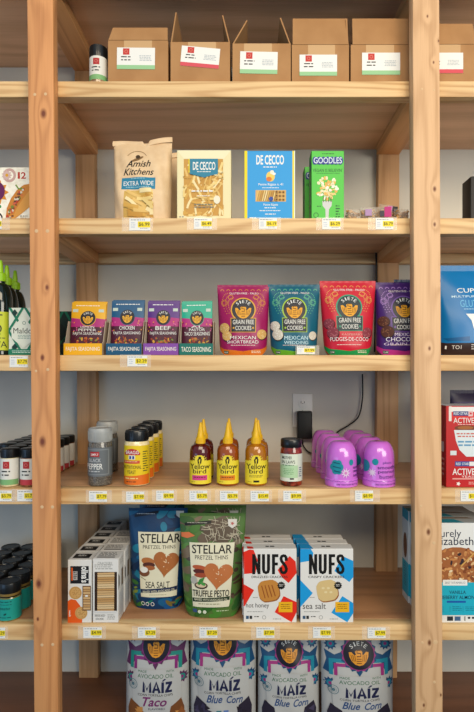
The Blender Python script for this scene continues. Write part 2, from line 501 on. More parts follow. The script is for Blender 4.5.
# ------------------------------------------------------------ soft bags and pouches
def pouch_shape(w_top, w_bot, h, d, seed=0, wr=.0012, full=.16, flatn=2.6, ripple=0.0):
    R = random.Random(seed)
    ph = [(R.uniform(5, 16), R.uniform(4, 12), R.uniform(0, 6.28), R.uniform(.4, 1)) for _ in range(6)]
    def bulge(u, t):
        e = max(0.0, 1 - abs(2 * u - 1) ** flatn)
        if t < full: p = .80 + .20 * math.sin(t / full * PI / 2)
        else:
            q = (t - full) / (1 - full); p = max(0.0, math.cos(q * PI / 2)) ** .85
        p = max(p, .015)
        return d / 2 * p * (e ** .62) + .0006
    def wob(u, t):
        s = sum(k * math.sin(a * u * 1.3 + b * t * 1.7 + c) for a, b, c, k in ph) / 6
        s += .6 * math.sin(26 * u + 9 * t + seed) * (abs(2 * u - 1) ** 3)
        return wr * s * min(1, 8 * min(u, 1 - u) + .1) * min(1, 6 * (1 - t))
    def xw(u, t):
        ww = w_bot + (w_top - w_bot) * (t ** .8)
        return (u - .5) * ww
    def zb(u, t):                           # the rounded bottom corners lift a little
        k = abs(2 * u - 1)
        return h * t + (max(0, k - .72) / .28) ** 2 * .018 * (1 - t) ** 6 + ripple * math.sin(u * 17 + seed) * t ** 12
    front = lambda u, v, o: (xw(u, 1 - v), -bulge(u, 1 - v) + wob(u, 1 - v) - o, zb(u, 1 - v))
    back = lambda u, v: (xw(u, 1 - v), bulge(u, 1 - v) + wob(u, 1 - v), zb(u, 1 - v))
    return front, back
def pouch_mesh(mat, front, back, art=None, nx=28, ny=32, grid=(28, 32), side=None):
    mb = MB(); vs = []; fs = []
    n = (nx + 1) * (ny + 1)
    for j in range(ny + 1):
        for i in range(nx + 1): vs.append(front(i / nx, j / ny, 0))
    for j in range(ny + 1):
        for i in range(nx + 1): vs.append(back(i / nx, j / ny))
    q = lambda i, j, s=0: s * n + j * (nx + 1) + i
    for j in range(ny):
        for i in range(nx):
            fs.append((q(i, j + 1), q(i + 1, j + 1), q(i + 1, j), q(i, j)))
            fs.append((q(i, j, 1), q(i + 1, j, 1), q(i + 1, j + 1, 1), q(i, j + 1, 1)))
        fs.append((q(0, j), q(0, j, 1), q(0, j + 1, 1), q(0, j + 1))); fs.append((q(nx, j + 1), q(nx, j + 1, 1), q(nx, j, 1), q(nx, j)))
    for i in range(nx):
        fs.append((q(i, 0, 1), q(i, 0), q(i + 1, 0), q(i + 1, 0, 1))); fs.append((q(i, ny), q(i, ny, 1), q(i + 1, ny, 1), q(i + 1, ny)))
    mb.add(vs, fs, mat)
    if art: art.into(mb, front, grid, step=.0003)
    return mb
def pouch(name, px, yf, shelf, mat, art, d, label, cat, group=None, bot=None, seed=0, rz=0.0, ry=0.0, rx=0.0, wr=.0012, seal=.05, sealmat=None, full=.16, flatn=2.6, body='film_body', ripple=0.0):
    x0, x1, yt = px; b0, b1 = bot or (x0, x1)
    w, h, cx = dims(x0, x1, yt, yf, shelf)
    wb = X(b1, yf) - X(b0, yf); cxb = (X(b0, yf) + X(b1, yf)) / 2
    t = empty(name, ((cx + cxb) / 2, yf + d / 2, SZ[shelf] + .0004), rz, label, cat, group, ry=ry, rx=rx)
    f, b = pouch_shape(w, wb, h, d, seed, wr, full, flatn, ripple)
    pouch_mesh(mat, f, b, art).build(body, t, smooth=60)
    if seal:                                # crimped strip along the top edge
        mb = MB(); n = 40; vs = []; fs = []
        for i in range(n + 1):
            u = i / n; z = h + .0002; xx = (u - .5) * w; yy = .0005 * math.sin(i * 1.3)
            vs += [(xx, yy - .0005, z - .001), (xx, yy - .0005, z + h * seal), (xx, yy + .0005, z + h * seal), (xx, yy + .0005, z - .001)]
        for i in range(n):
            for k in range(4): fs.append((4 * i + k, 4 * i + (k + 1) % 4, 4 * i + 4 + (k + 1) % 4, 4 * i + 4 + k))
        fs += [(0, 1, 2, 3), (4 * n + 3, 4 * n + 2, 4 * n + 1, 4 * n)]
        mb.add(vs, fs, sealmat or mat); mb.build('top_seal', t, smooth=60)
    return t

# ------------------------------------------------------------ folded cartons
def carton(name, px, yf, shelf, d, mat, label, cat, group=None, front=None, right=None, left=None, top=None, rz=0.0, edge=.0012, sidemat=None):
    x0, x1, yt = px; w, h, cx = dims(x0, x1, yt, yf, shelf)
    t = empty(name, (cx, yf + d / 2, SZ[shelf] + .0003), rz, label, cat, group)
    mb = MB().box(-w / 2, w / 2, -d / 2, d / 2, 0, h, mat, edge)
    if right: right.into(mb, right_face(w, h, d))
    if left: left.into(mb, left_face(w, h, d))
    mb.build('carton_body', t, smooth=40)
    mb = MB().box(-w / 2 + edge, w / 2 - edge, -d / 2 - .0003, -d / 2 + .0004, edge, h - edge, mat)
    if front: front.into(mb, flat(w, h, d + .0006))
    mb.build('front_panel', t, smooth=0)
    mb = MB().box(-w / 2 + .001, w / 2 - .001, -d / 2 + .0012, d / 2 - .001, h - .0004, h + .0004, mat, .0003)
    if top: top.into(mb, top_face(w, h + .0004, d))
    mb.build('top_flap', t, smooth=0)
    return t

# ============================================================ TOP ROW: spice jar and cardboard boxes
def spice_jar(px, yf, shelf, label, group, band, food, ylid, yneck, ylab0, ylab1, textcol=GREYINK):
    x0, x1, yt = px; w, h, cx, zz = rdims(x0, x1, yt, yf, shelf); r = w / 2
    t = empty('spice_jar', (cx, yf + r, SZ[shelf] + .0003), 0, label, 'spice jar', group)
    zn, zl = zz(yneck), zz(ylid)
    mb = MB().lathe([(r * .80, 0), (r * .95, .001), (r, .004), (r, zn - .008), (r * .96, zn - .004), (r * .86, zn)], food, 28)
    mb.build('glass_jar', t)
    mb = MB().lathe([(r * .97, zn - .001), (r * .99, zn + .001), (r * .99, zl), (r * .90, zl + .0015)], black_cap, 40)
    for i in range(36):                     # grip ribs
        a = 2 * PI * i / 36
        mb.box(-.0006, .0006, -r * .99 - .0007, -r * .99 + .0005, zn + .002, zl - .003, black_cap, xf=Matrix.Rotation(a, 4, 'Z'))
    mb.build('cap', t, smooth=40)
    lz1, lz0 = zz(ylab0), max(.003, zz(ylab1))
    mb = MB(); n = 26; vs = []; fs = []
    for i in range(n + 1):
        a = -PI * .62 + PI * 1.24 * i / n
        for z in (lz0, lz1): vs.append(((r + .0003) * math.sin(a), -(r + .0003) * math.cos(a), z))
    for i in range(n): fs.append((2 * i, 2 * i + 2, 2 * i + 3, 2 * i + 1))
    mb.add(vs, fs, M('e9e6dd', .5))
    a = Art(0, 0, 18, 24)
    a.R(0, 19, 18, 24, band); a.R(6, 2.5, 12.2, 9, M('b92a2c', .5)); a.ring(9.1, 5.7, 1.2, 1.6, M('d98a80', .5), 14)
    a.G(4, 11, 14, 17.5, 2, INK, 5, .35)
    a.into(mb, cyl(r + .0003, lz0, lz1), (20, 1))
    mb.build('label', t)
    return t
GREENB = M('86b97c', .5); REDB = M('c6424a', .5)
spice_jar((89.7, 107.3, 44.5), .03, 1, 'small spice jar with black cap alone on the top shelf beside cardboard boxes', None, GREENB, speckle('brown_flakes', '6b4a33', 'a5835c', 90, .35, .65, .2, .4), 45, 56.5, 56.5, 80)

def big_box(px, yf, label, flap, lab, tape, band, tilt=0.0, cat='cardboard box'):
    x0, x1, yt = px; w, h, cx = dims(x0, x1, yt, yf, 1); d = .24; th = .0035
    t = empty('cardboard_box', (cx, yf + d / 2, SZ[1] + .0003), 0, label, cat, 'shipping boxes on the top shelf')
    mb = MB()
    mb.box(-w / 2, w / 2, -d / 2, -d / 2 + th, 0, h, cardboard, .0006)
    mb.box(-w / 2, w / 2, d / 2 - th, d / 2, 0, h, cardboard, .0006)
    mb.box(-w / 2, -w / 2 + th, -d / 2 + th, d / 2 - th, 0, h, cardboard, .0006)
    mb.box(w / 2 - th, w / 2, -d / 2 + th, d / 2 - th, 0, h, cardboard, .0006)
    mb.box(-w / 2 + th, w / 2 - th, -d / 2 + th, d / 2 - th, 0, th, cardboard)
    mb.build('box_body', t, smooth=0)
    def flapmesh(p0, p1, q0, q1):           # hinge p0->p1, free edge q0->q1
        p0, p1, q0, q1 = map(Vector, (p0, p1, q0, q1)); n = (p1 - p0).cross(q0 - p0).normalized() * (th / 2)
        vs = [p0 - n, p1 - n, q1 - n, q0 - n, p0 + n, p1 + n, q1 + n, q0 + n]
        mb = MB(); mb.add(vs, [(3, 2, 1, 0), (4, 5, 6, 7), (0, 1, 5, 4), (1, 2, 6, 5), (2, 3, 7, 6), (3, 0, 4, 7)], cardboard)
        mb.build('flap', t, smooth=0)
    fz = lambda py: Z(py, yf) - SZ[1]
    fx = lambda q: X(q, yf) - cx
    if 'front' in flap:
        a, b, yq = flap['front']; b0, b1 = (x0 + .4, x1 - .4) if a - x0 > 2.8 else (a - .3, b + .3)
        flapmesh((fx(b0), -d / 2 + .002, h + .001), (fx(b1), -d / 2 + .002, h + .001), (fx(a), -d / 2 + .012, fz(yq)), (fx(b), -d / 2 + .012, fz(yq)))
    if 'left' in flap:
        q, yq = flap['left']
        flapmesh((-w / 2 + .002, d / 2 - .004, h + .001), (-w / 2 + .002, -d / 2 + .004, h + .001), (fx(q), d / 2 - .01, fz(yq)), (fx(q), -d / 2 + .006, fz(yq)))
    if 'right' in flap:
        q, yq = flap['right']
        flapmesh((w / 2 - .002, -d / 2 + .004, h + .001), (w / 2 - .002, d / 2 - .004, h + .001), (fx(q), -d / 2 + .006, fz(yq)), (fx(q), d / 2 - .01, fz(yq)))
    # tape from the rim down onto the shipping label
    mb = MB(); mb.box(fx(tape[0]), fx(tape[2]), -d / 2 - .0004, -d / 2 - .0001, fz(tape[3]), min(fz(tape[1]), h - .0005), tape_m); mb.build('tape', t, smooth=0)
    lw, lh = (lab[2] - lab[0]), (lab[3] - lab[1])
    k = S * (ZF + yf) / ZF
    mb = MB().box(-lw * k / 2, lw * k / 2, -.0003, .0003, -lh * k / 2, lh * k / 2, WHITE)
    a = Art(0, 0, 38, 21)
    a.R(0, 17, 38, 21, band); a.R(6, .8, 12.5, 7, M('cd3a30', .5)); a.ring(9.2, 3.9, 1.2, 1.7, M('e08a7c', .5), 12)
    a.G(4, 8.5, 15, 14.5, 2, INK, int(x0), .35); a.G(22, 7.5, 35, 13.5, 4, M('b9c1c6', .5), int(x0) + 1, .5)
    a.into(mb, lambda u, v, o: ((u - .5) * lw * k, -.0003 - o, (.5 - v) * lh * k))
    mb.build('shipping_label', t, (fx((lab[0] + lab[2]) / 2), -d / 2 - .0009, fz((lab[1] + lab[3]) / 2)), (0, tilt, 0), smooth=0)
    return t
LG = M('9fce9b', .5); LR = M('dc5560', .5)
big_box((108, 168, 40.5), .030, 'brown cardboard box beside the spice jar, front flap standing up and leaning back', {'front': (112, 167, 25.5)}, (117, 48, 155, 69.5), (124, 40, 152, 48), LG, .01)
big_box((170.5, 230, 42), .030, 'open brown cardboard box with two side flaps up and tilted red-banded label', {'left': (175.8, 11), 'right': (222.5, 14)}, (181, 47.5, 219.5, 67.5), (188, 41, 216, 49), LR, .09)
big_box((232.5, 290.8, 43.5), .030, 'open brown cardboard box, side flaps folded inwards, its label straight with green band', {'left': (247, 19), 'right': (280.5, 16.5)}, (240, 52, 277.5, 74), (244, 43, 272, 52), LG, .02)
big_box((291.8, 349, 44.8), .030, 'brown cardboard box with upright front flap, between open box and box at the post', {'front': (293, 348, 16.3), 'right': (346.5, 18)}, (299.5, 55, 337, 76), (308, 44.2, 335, 55), LG)
big_box((350.8, 409.5, 44.8), .030, 'brown cardboard box with upright front flap, touching the right wooden post', {'front': (353, 409, 16.3)}, (362, 53, 400, 75), (366, 43.5, 394, 53), LG)
big_box((418, 477, 44.5), .030, 'brown cardboard box right of the right post, cut by the picture edge', {'front': (421, 474, 21.5)}, (425, 53, 463, 73.5), (432, 44, 460.5, 53), LR)

# ============================================================ SECOND SHELF: pasta and noodles
KRAFT = speckle('kraft_paper', 'd0b088', 'dabd96', 40, .3, .7, .6, bump=.15)
PASTA = [M(c, .5) for c in ('e9c272', 'f3d68c', 'dbac52', 'f8e4ae', 'cf9c46')]
def tangle(a, x0, y0, x1, y1, n, cols, seed, wd=2.2, ln=12, ang=None):
    R = random.Random(seed)
    for i in range(n):
        x, y = R.uniform(x0, x1), R.uniform(y0, y1); g = R.uniform(0, PI) if ang is None else ang + R.uniform(-.45, .45); c = R.uniform(-.14, .14); pts = []
        for k in range(6):
            pts.append((min(max(x, x0), x1), min(max(y, y0), y1))); x += math.cos(g) * ln / 5; y += math.sin(g) * ln / 5; g += c
        a.L(pts, wd * R.uniform(.7, 1.2), cols[i % len(cols)])
a = Art(113, 136, 171, 218)
a.E(138.5, 155, 6.5, M('8a6a44'), 1.6, rot=-.5); a.E(138.8, 152.3, 2.2, M('4d3a25'), 2.2); a.ring(138, 156, 10, 10.5, M('8a6a44'), 20, PI * 1.15, PI * 1.85)
a.T('Amish', 128, 156.5, 152, 163.8, BLACK, .012, .35, rot=-.05); a.T('Kitchens', 125.5, 165.5, 155.5, 172.5, BLACK, .012, .35)
a.R(124, 175, 157.5, 186.8, M('2a87a8', .5)); a.T('EXTRA WIDE', 126, 178.6, 155.8, 183.3, WHITE, .02); a.G(132, 175.8, 150, 177.3, 1, M('a8d4e2'), 2); a.G(128, 184.4, 154, 185.8, 1, M('a8d4e2'), 3)
a.P([(127, 188.5), (155, 187.5), (154, 216), (125, 216)], M('d9b15c', .3))
tangle(a, 126, 188, 154, 215, 34, PASTA, 5, 3.6, 15, .25)
def noodle_bag(loc, label):
    w, h, cx = dims(113.5, 171, 137, .03, 2); d = .09
    t = empty('noodle_bag', loc, -.03, label, 'noodle bag', 'kraft paper noodle bags')
    w *= 1.08; f, b = pouch_shape(w * .97, w * .93, h, d, 4, .0075, .3, 5.0)
    pouch_mesh(KRAFT, f, b, a, 36, 40, (36, 40)).build('paper_bag', t, smooth=50)
    mb = MB(); n = 24; vs = []; fs = []      # rolled, slightly crooked top fold
    for i in range(n + 1):
        u = i / n; z = h + .004 + .010 * max(0, u - .55) / .45 - (.012 if u > .52 and u < .60 else 0) + .002 * math.sin(u * 9)
        xx = (u - .5) * w * (1.0 if u < .9 else .98); y = .003 * math.sin(u * 7)
        for (dy, dz) in ((-.004, -.012), (-.0055, -.004), (-.003, .003), (.003, .003), (.0045, -.012)): vs.append((xx, y + dy, z + dz))
    for i in range(n):
        for k in range(5): fs.append((5 * i + k, 5 * i + (k + 1) % 5, 5 * i + 5 + (k + 1) % 5, 5 * i + 5 + k))
    fs += [tuple(range(5)), tuple(5 * n + k for k in reversed(range(5)))]
    mb.add(vs, fs, KRAFT); mb.build('rolled_top', t, smooth=50)
    return t, d
w_, h_, cx_ = dims(113.5, 171, 139, .03, 2)
nb, nd = noodle_bag((cx_ - .007, .03 + .045, SZ[2] + .0004), 'kraft paper bag of wide egg noodles with crooked rolled top, front one')
clone(nb, (cx_ + .010, .03 + .045 + .105, SZ[2] + .0004), 'second kraft noodle bag, almost wholly hidden behind the front noodle bag', -.02)

# egg pasta in a cream windowed carton
CREAM = M('efe3b4', .5); TEAL = M('1f86a3', .5)
a = Art(177, 150.5, 231, 218)
a.P([(177, 150.5), (231, 150.5), (224, 158.5), (183.8, 158.5)], M('f5ebc4', .5))
a.R(183.8, 158.8, 223, 213, M('cf9c48', .5))
tangle(a, 184, 160, 222.6, 212.5, 95, PASTA, 8, 2.0, 11)
a.R(188.6, 159, 191, 172, YEL)
a.P([(190, 159), (218, 159), (218, 173.5), (211, 175), (204, 177), (197, 175), (190, 173.5)], TEAL)
a.T('DE CECCO', 193, 162, 215.5, 169.8, WHITE, .02); a.G(197, 171, 211, 172.6, 1, WHITE, 4)
a.G(190, 189, 216, 192, 1, WHITE, 6); a.G(197, 194, 210, 195.5, 1, WHITE, 7); a.E(217, 198, 3.3, M('f1ead2', .5), 4)
a.G(194, 202, 216, 207, 2, M('8c8678'), 8, .4); a.G(179, 213.5, 184, 216, 1, GREYINK, 9)
a.E(200, 214.8, 6, M('f5ebc4', .5), 1.5)
carton('egg_pasta_carton', (177, 231, 150.5), .03, 2, .06, CREAM, 'cream carton with a big window of tangled egg pasta under a teal nameplate', 'pasta box', None, a)

BLUE = M('069fe0', .45)
a = Art(244.5, 151, 295, 218)
a.R(244.5, 151, 247.3, 218, YEL); a.R(292.4, 151, 294, 218, YEL); a.R(294, 151, 295, 218, M('e9efe0'))
a.T('DE CECCO', 256.3, 155, 284, 164.2, WHITE, .025); a.G(263, 166, 278, 168, 1, WHITE, 3)
a.E(270.5, 175.5, 4.3, M('f3cf63'), 4.8); a.E(272, 171.5, 2, M('f5ead5'), 2); a.E(269, 178, 2.8, M('e07d2b'), 2.2); a.E(274, 173, 1.8, WHITE, 1.2)
a.T('Penne Rigate n. 41', 258.5, 181.8, 283, 184.8, WHITE, .02); a.G(262, 186, 279, 187.3, 1, WHITE, 4)
a.R(255.5, 188.5, 286, 199.5, M('d9b26b'))
for i in range(9): a.L([(256 + i * 2.1, 199), (258.6 + i * 2.1, 189)], 1.1, PASTA[(i * 2) % 5]); a.L([(257.1 + i * 2.1, 199), (259.4 + i * 2.1, 189.5)], .35, M('a06f2a'))
for i in range(9): a.E(276.5 + (i % 3) * 3.4, 190.6 + (i // 3) * 3.6, 1.7, M('c39344'), 1.5); a.E(276.5 + (i % 3) * 3.4, 190.6 + (i // 3) * 3.6, .9, M('5a3a17'), .8)
a.E(271, 197.3, 2.2, M('2b4fa3'))
a.T('Penne Rigate', 263.5, 201.3, 278, 204, WHITE, .02); a.G(264, 205, 277, 206.8, 1, WHITE, 12); a.G(259, 207.8, 283, 209.3, 1, WHITE, 13); a.G(265, 211, 277, 212.8, 1, WHITE, 14)
a.G(249, 214.5, 256, 216.8, 1, WHITE, 15); a.G(281, 215.2, 291.5, 217, 1, WHITE, 16)
l = Art(0, 0, 10, 10); l.R(0, 0, 10, 10, YEL); l.G(3, 1, 7, 9, 8, M('d9a51c'), 2)
carton('pasta_carton', (244.5, 295, 151), .03, 2, .045, BLUE, 'bright blue pasta carton with yellow side strips and a picture of penne', 'pasta box', None, a, left=l, right=l)

GREEN = M('55c94a', .45); DKG = M('0f5a2b', .5)
a = Art(311.5, 151, 344, 218)
a.G(321, 153.4, 336, 155, 1, DKG, 2)
for i in range(7): a.E(315.2 + i * 4.15, 160.4, 2.9, M('2a3f94', .5), 3.9)
a.R(313, 157.5, 342, 163.8, M('2a3f94', .5)); a.T('GOODLES', 313.6, 157.4, 341.8, 163.2, M('e9f2fb', .5), .035)
a.T("VEGAN IS BELIEVIN'", 312.8, 168, 342.3, 171.2, DKG, .03); a.G(316, 172.3, 340, 173.3, 1, DKG, 4)
R_ = random.Random(3)
for i in range(70):
    g, q = R_.uniform(0, 6.28), R_.random() ** .6
    a.E(327 + 10.2 * q * math.cos(g), 187 + 11.0 * q * math.sin(g), R_.uniform(1.2, 2.2), [M('f4e7bf'), M('efd38a'), M('fbf5e2'), M('e8b95a')][i % 4], R_.uniform(.8, 1.6), 10, g)
a.P([(322.3, 199), (332, 199), (331.5, 203.5), (329, 206.8), (328.3, 218), (325.6, 218), (325.4, 206.8), (322.6, 203.5)], M('c9cbc9', .3))
for q in (323.4, 326.0, 328.6, 331.0): a.L([(q, 195), (q, 200)], .7, M('6b5a3a'))
a.G(335.5, 203, 340, 216, 5, DKG, 8); a.ring(316, 212.5, 2, 2.6, DKG, 16); a.G(317, 203.5, 321, 205.5, 1, DKG, 9)
l = Art(0, 0, 10, 10); l.R(0, 0, 10, 10, M('2f9a3d', .5)); l.G(2, 1, 8, 2.6, 1, M('2a3f94'), 2, .9); l.G(3, 4, 7, 9, 6, DKG, 3)
g1 = carton('macaroni_carton', (311.5, 344, 151), .03, 2, .055, GREEN, 'tall bright green macaroni carton showing a forkful of noodles, front one', 'macaroni box', 'green macaroni cartons', a, left=l)
k = dims(304.5, 335, 168, .145, 2)
clone(g1, (k[2], .145 + .0275, SZ[2] + .0003), 'green macaroni carton half hidden behind and left of the front green carton')

# small clear packets of brown snacks
packfilm = clear('cellophane', 'e9dccb', .24, .12)
nut = speckle('snack_pieces', '7c4f24', 'd2a05c', 75, .38, .62, .5)
def snack_packet(cx, py, wpx, hpx, yf, rz, stick, label, lift=0.0, ry=0.0):
    yf -= .021; hpx += 3.5
    k = S * (ZF + yf) / ZF; ww, hh = wpx * k, hpx * k
    t = empty('snack_packet', (X(cx, yf), yf + .02, SZ[2] + .0005 + lift), rz, label, 'snack packet', 'cellophane snack packets', ry=ry)
    R = random.Random(int(cx)); mb = MB()
    for i in range(60):                     # the pieces inside
        x, y, z, r = R.uniform(-.40, .40) * ww, R.uniform(-.012, .012), R.uniform(.2, .74) * hh, R.uniform(.09, .15) * hh
        bm = bmesh.new(); bmesh.ops.create_icosphere(bm, subdivisions=1, radius=r)
        for v in bm.verts: v.co = Vector((v.co.x * R.uniform(.8, 1.5) + x, v.co.y + y, v.co.z * .8 + z))
        mb.from_bm(bm, nut); bm.free()
    mb.build('snack_pieces', t)
    mb = MB(); vs = []; fs = []; n, m = 18, 10
    for s_ in (-1, 1):
        for j in range(m + 1):
            for i in range(n + 1):
                u, v = i / n, j / m; e = max(0, 1 - abs(2 * u - 1) ** 3) * max(0, 1 - abs(2 * v - 1) ** 3)
                z = hh * v; q = .0008 * math.sin(u * 31 + v * 17 + cx)
                vs.append(((u - .5) * ww, s_ * (.018 * e ** .6 + .0004) + q, z))
    nn = (n + 1) * (m + 1)
    for s_ in (0, 1):
        for j in range(m):
            for i in range(n):
                f = (j * (n + 1) + i, j * (n + 1) + i + 1, (j + 1) * (n + 1) + i + 1, (j + 1) * (n + 1) + i)
                fs.append(tuple(q + s_ * nn for q in (f if s_ == 0 else f[::-1])))
    mb.add(vs, fs, packfilm); mb.build('wrapper', t, smooth=60)
    for (a0, z0, a1, z1, c) in stick:
        mb = MB(); mb.box(a0 * ww, a1 * ww, -.0200, -.0195, z0 * hh, z1 * hh, M(c, .5)); mb.build('sticker', t, smooth=0)
    return t
snack_packet(354, 0, 14, 9.5, .040, .05, [], 'clear snack packet without sticker, next to the green carton')
snack_packet(371, 0, 19, 11, .035, -.05, [(-.28, .25, .06, .70, 'b58fb8')], 'clear snack packet with pale lilac sticker lying on the shelf')
snack_packet(387, 0, 14, 9.5, .026, .0, [(-.18, .12, .32, .9, 'c2157a'), (-.5, .15, -.22, .6, '3b3340')], 'clear snack packet with magenta sticker at the shelf edge')
snack_packet(389, 0, 19, 8.5, .066, .0, [(-.12, .35, .14, .75, 'cf8fc0'), (.14, .35, .42, .75, '2a2527')], 'clear snack packet with pink and black sticker, lying on top of the others', .022, .12)
snack_packet(403, 0, 15, 10, .045, .1, [], 'clear snack packet nearest the right wooden post')

# taco shell carton, left bay
PAPER = speckle('dotted_white_card', 'e8e2d2', 'd9d2bf', 60, .45, .6, .5)
a = Art(-22, 167.5, 31, 218)
a.ring(9.5, 175, 4, 6.6, M('cfa9a0'), 24); a.E(7, 175, 1.6, M('e2ab2b')); a.star(7, 175, 3.4, 5.5, 11, M('d9b9b2')); a.E(7, 175, 1.5, M('e2a92b'))
a.T('1', 17.8, 172, 20, 178.2, M('c23a2b'), .02); a.T('2', 21, 172, 26, 178.2, M('c23a2b'), .02)
a.star(-3, 191, 8, 12, 10, M('e0922c')); a.E(-3, 190, 8, M('6d1f5c'), 9)
a.P([(30, 183), (24, 184), (17, 189), (11, 197), (7, 206), (5.5, 217), (12, 218), (22, 211), (31, 203)], M('d48a35'))
a.P([(29, 190), (24, 196), (17, 206), (12, 217), (22, 211), (31, 204), (31, 190)], M('e0a04a'))
R_ = random.Random(9)
for i in range(46):
    q = R_.random(); x, y = 8 + q * 16 + R_.uniform(-2.2, 2.2), 216 - q * 29 + R_.uniform(-2.5, 2.5)
    a.E(x, y, R_.uniform(.8, 1.8), [M('5c3a30'), M('c2452e'), M('7e8c3a'), M('dfd5bf'), M('8a5a3a'), M('d86a4a')][i % 6], R_.uniform(.7, 1.5), 8)
a.L([(16, 184), (19, 188), (22, 187)], 1.3, M('7b9a35')); a.G(20, 213, 28, 217, 2, GREYINK, 4)
a.G(-20, 205, -2, 216, 3, INK, 5, .6); a.E(0, 204.5, 1.5, M('4a9a58')); a.L([(0, 211), (2, 214), (2, 217)], 1.6, BLACK)
carton('taco_shell_carton', (-22, 31, 167.5), .03, 2, .07, PAPER, 'white dotted taco shell carton with red number 12, left of the left post', 'taco shell box', None, a)

# dark carton, far right edge of the second shelf
a = Art(470.8, 176.5, 505, 218); a.R(472, 179, 504, 216, M('2a2220', .5)); a.G(475, 185, 500, 205, 4, M('b9985a'), 3)
carton('dark_carton', (470.8, 505, 176.5), .03, 2, .06, M('1d1716', .5), 'dark brown carton at the far right picture edge, second shelf from the top', 'carton', None, a)

# ============================================================ THIRD SHELF
# dark oil bottles with lime green spouts (left bay)
dark_glass = M('12211b', .08, coat=.6, name='dark_green_glass'); LIME = M('9fd01f', .4); OLIVE = M('cfd63a', .5)
def oil_bottle():
    r = .0335; H = .278
    t = empty('oil_bottle', (0, 0, 0), 0, '', 'oil bottle', 'dark oil bottles with lime spouts')
    prof = [(r * .9, 0), (r, .003), (r, .145)]
    for i in range(1, 9):
        q = i / 8 * PI / 2; prof.append((.013 + (r - .013) * math.cos(q), .145 + .066 * math.sin(q)))
    prof += [(.012, .223)]
    MB().lathe(prof, dark_glass, 32).build('bottle', t)
    mb = MB(); mb.lathe([(.0145, .216), (.015, .2165), (.015, .238), (.013, .240), (.008, .242), (.0075, .254), (.005, .274), (.004, H)], LIME, 24)
    for i in range(20): mb.box(-.0006, .0006, -.0158, -.0148, .219, .236, LIME, xf=Matrix.Rotation(i * PI / 10, 4, 'Z'))
    mb.build('spout_cap', t, smooth=40)
    mb = MB(); n = 24; vs = []; fs = []
    for i in range(n + 1):
        q = -2.2 + 4.4 * i / n
        for z in (.012, .125): vs.append(((r + .0003) * math.sin(q), -(r + .0003) * math.cos(q), z))
    for i in range(n): fs.append((2 * i, 2 * i + 2, 2 * i + 3, 2 * i + 1))
    mb.add(vs, fs, OLIVE)
    a = Art(0, 0, 24, 44); K = M('27381f')
    a.G(4, 3, 20, 6, 1, K, 3); a.ring(12, 19, 5, 6.2, K, 20); a.E(13, 25, 4, M('4c7a2c'), 2.5); a.G(3, 29, 21, 31, 1, K, 4)
    a.T('OLIVA', 2, 33, 22, 40, K, .0); a.R(0, 43, 24, 44, K)
    a.into(mb, cyl(r + .0003, .012, .125), (20, 1)); mb.build('label', t)
    return t
ob = oil_bottle()
def place(o, px, yf, shelf, label=None, r=0.0):
    o.location = (X(px, yf), yf + r, SZ[shelf] + .0004)
    if label: o['label'] = label
place(ob, -5.0, .03, 3, 'dark oil bottle at the left picture edge, its lime yellow label in view', .0335)
clone(ob, (X(4.6, .12), .135, SZ[3] + .0004), 'dark oil bottle behind the lattice salt carton, middle one of three')
clone(ob, (X(13.0, .20), .215, SZ[3] + .0004), 'dark oil bottle with lime spout nearest the left post, rearmost of three')

LATT = M('1f7d5f', .5)
def lattice(a, x0, y0, w, h, bg=None):
    for i in range(-2, 4):
        for sgn in (-1, 1):
            c = x0 + i * w * .62
            a.L([(c, y0 - 2), (c + sgn * (h + 4) * .62, y0 + h + 2)], 2.3, LATT)
a = Art(8.8, 308, 34, 355); lattice(a, 8.8, 308, 25, 47)
for (x, y) in ((15, 313), (33, 313), (15, 347)): a.P([(x, y - 3.6), (x + 3, y), (x, y + 3.6), (x - 3, y)], M('173b34'))
a.P([(24, 316), (34, 330), (34, 340), (24, 348), (12, 338), (12, 328)], M('e4e6d6', .5))
a.ring(24.5, 323, 1.3, 1.8, M('5d7f70'), 12); a.T('Maldon', 13.8, 328, 36, 333.5, BLACK, .0); a.G(18, 335, 33, 339.5, 3, M('8fa79c'), 3)
a.R(8.8, 349, 34, 355, LATT); a.G(12, 350.5, 32, 353.5, 2, M('cfe2d6'), 4)
sc_ = carton('salt_carton', (8.8, 34, 308), .022, 3, .045, M('e0e4d4', .5), 'cream salt carton with dark green lattice pattern beside the left post', 'salt box', 'lattice salt cartons', a)
a = Art(50, 311, 74, 352); a.R(50, 311, 74, 352, M('243a33', .5)); lattice(a, 50, 311, 24, 41); a.P([(62, 322), (70, 330), (62, 338), (54, 330)], M('1b2a26'))
carton('dark_carton', (50, 73, 311.5), .16, 3, .05, M('1f332c', .5), 'dark green lattice carton half hidden behind the yellow seasoning display', 'salt box', 'lattice salt cartons', a)

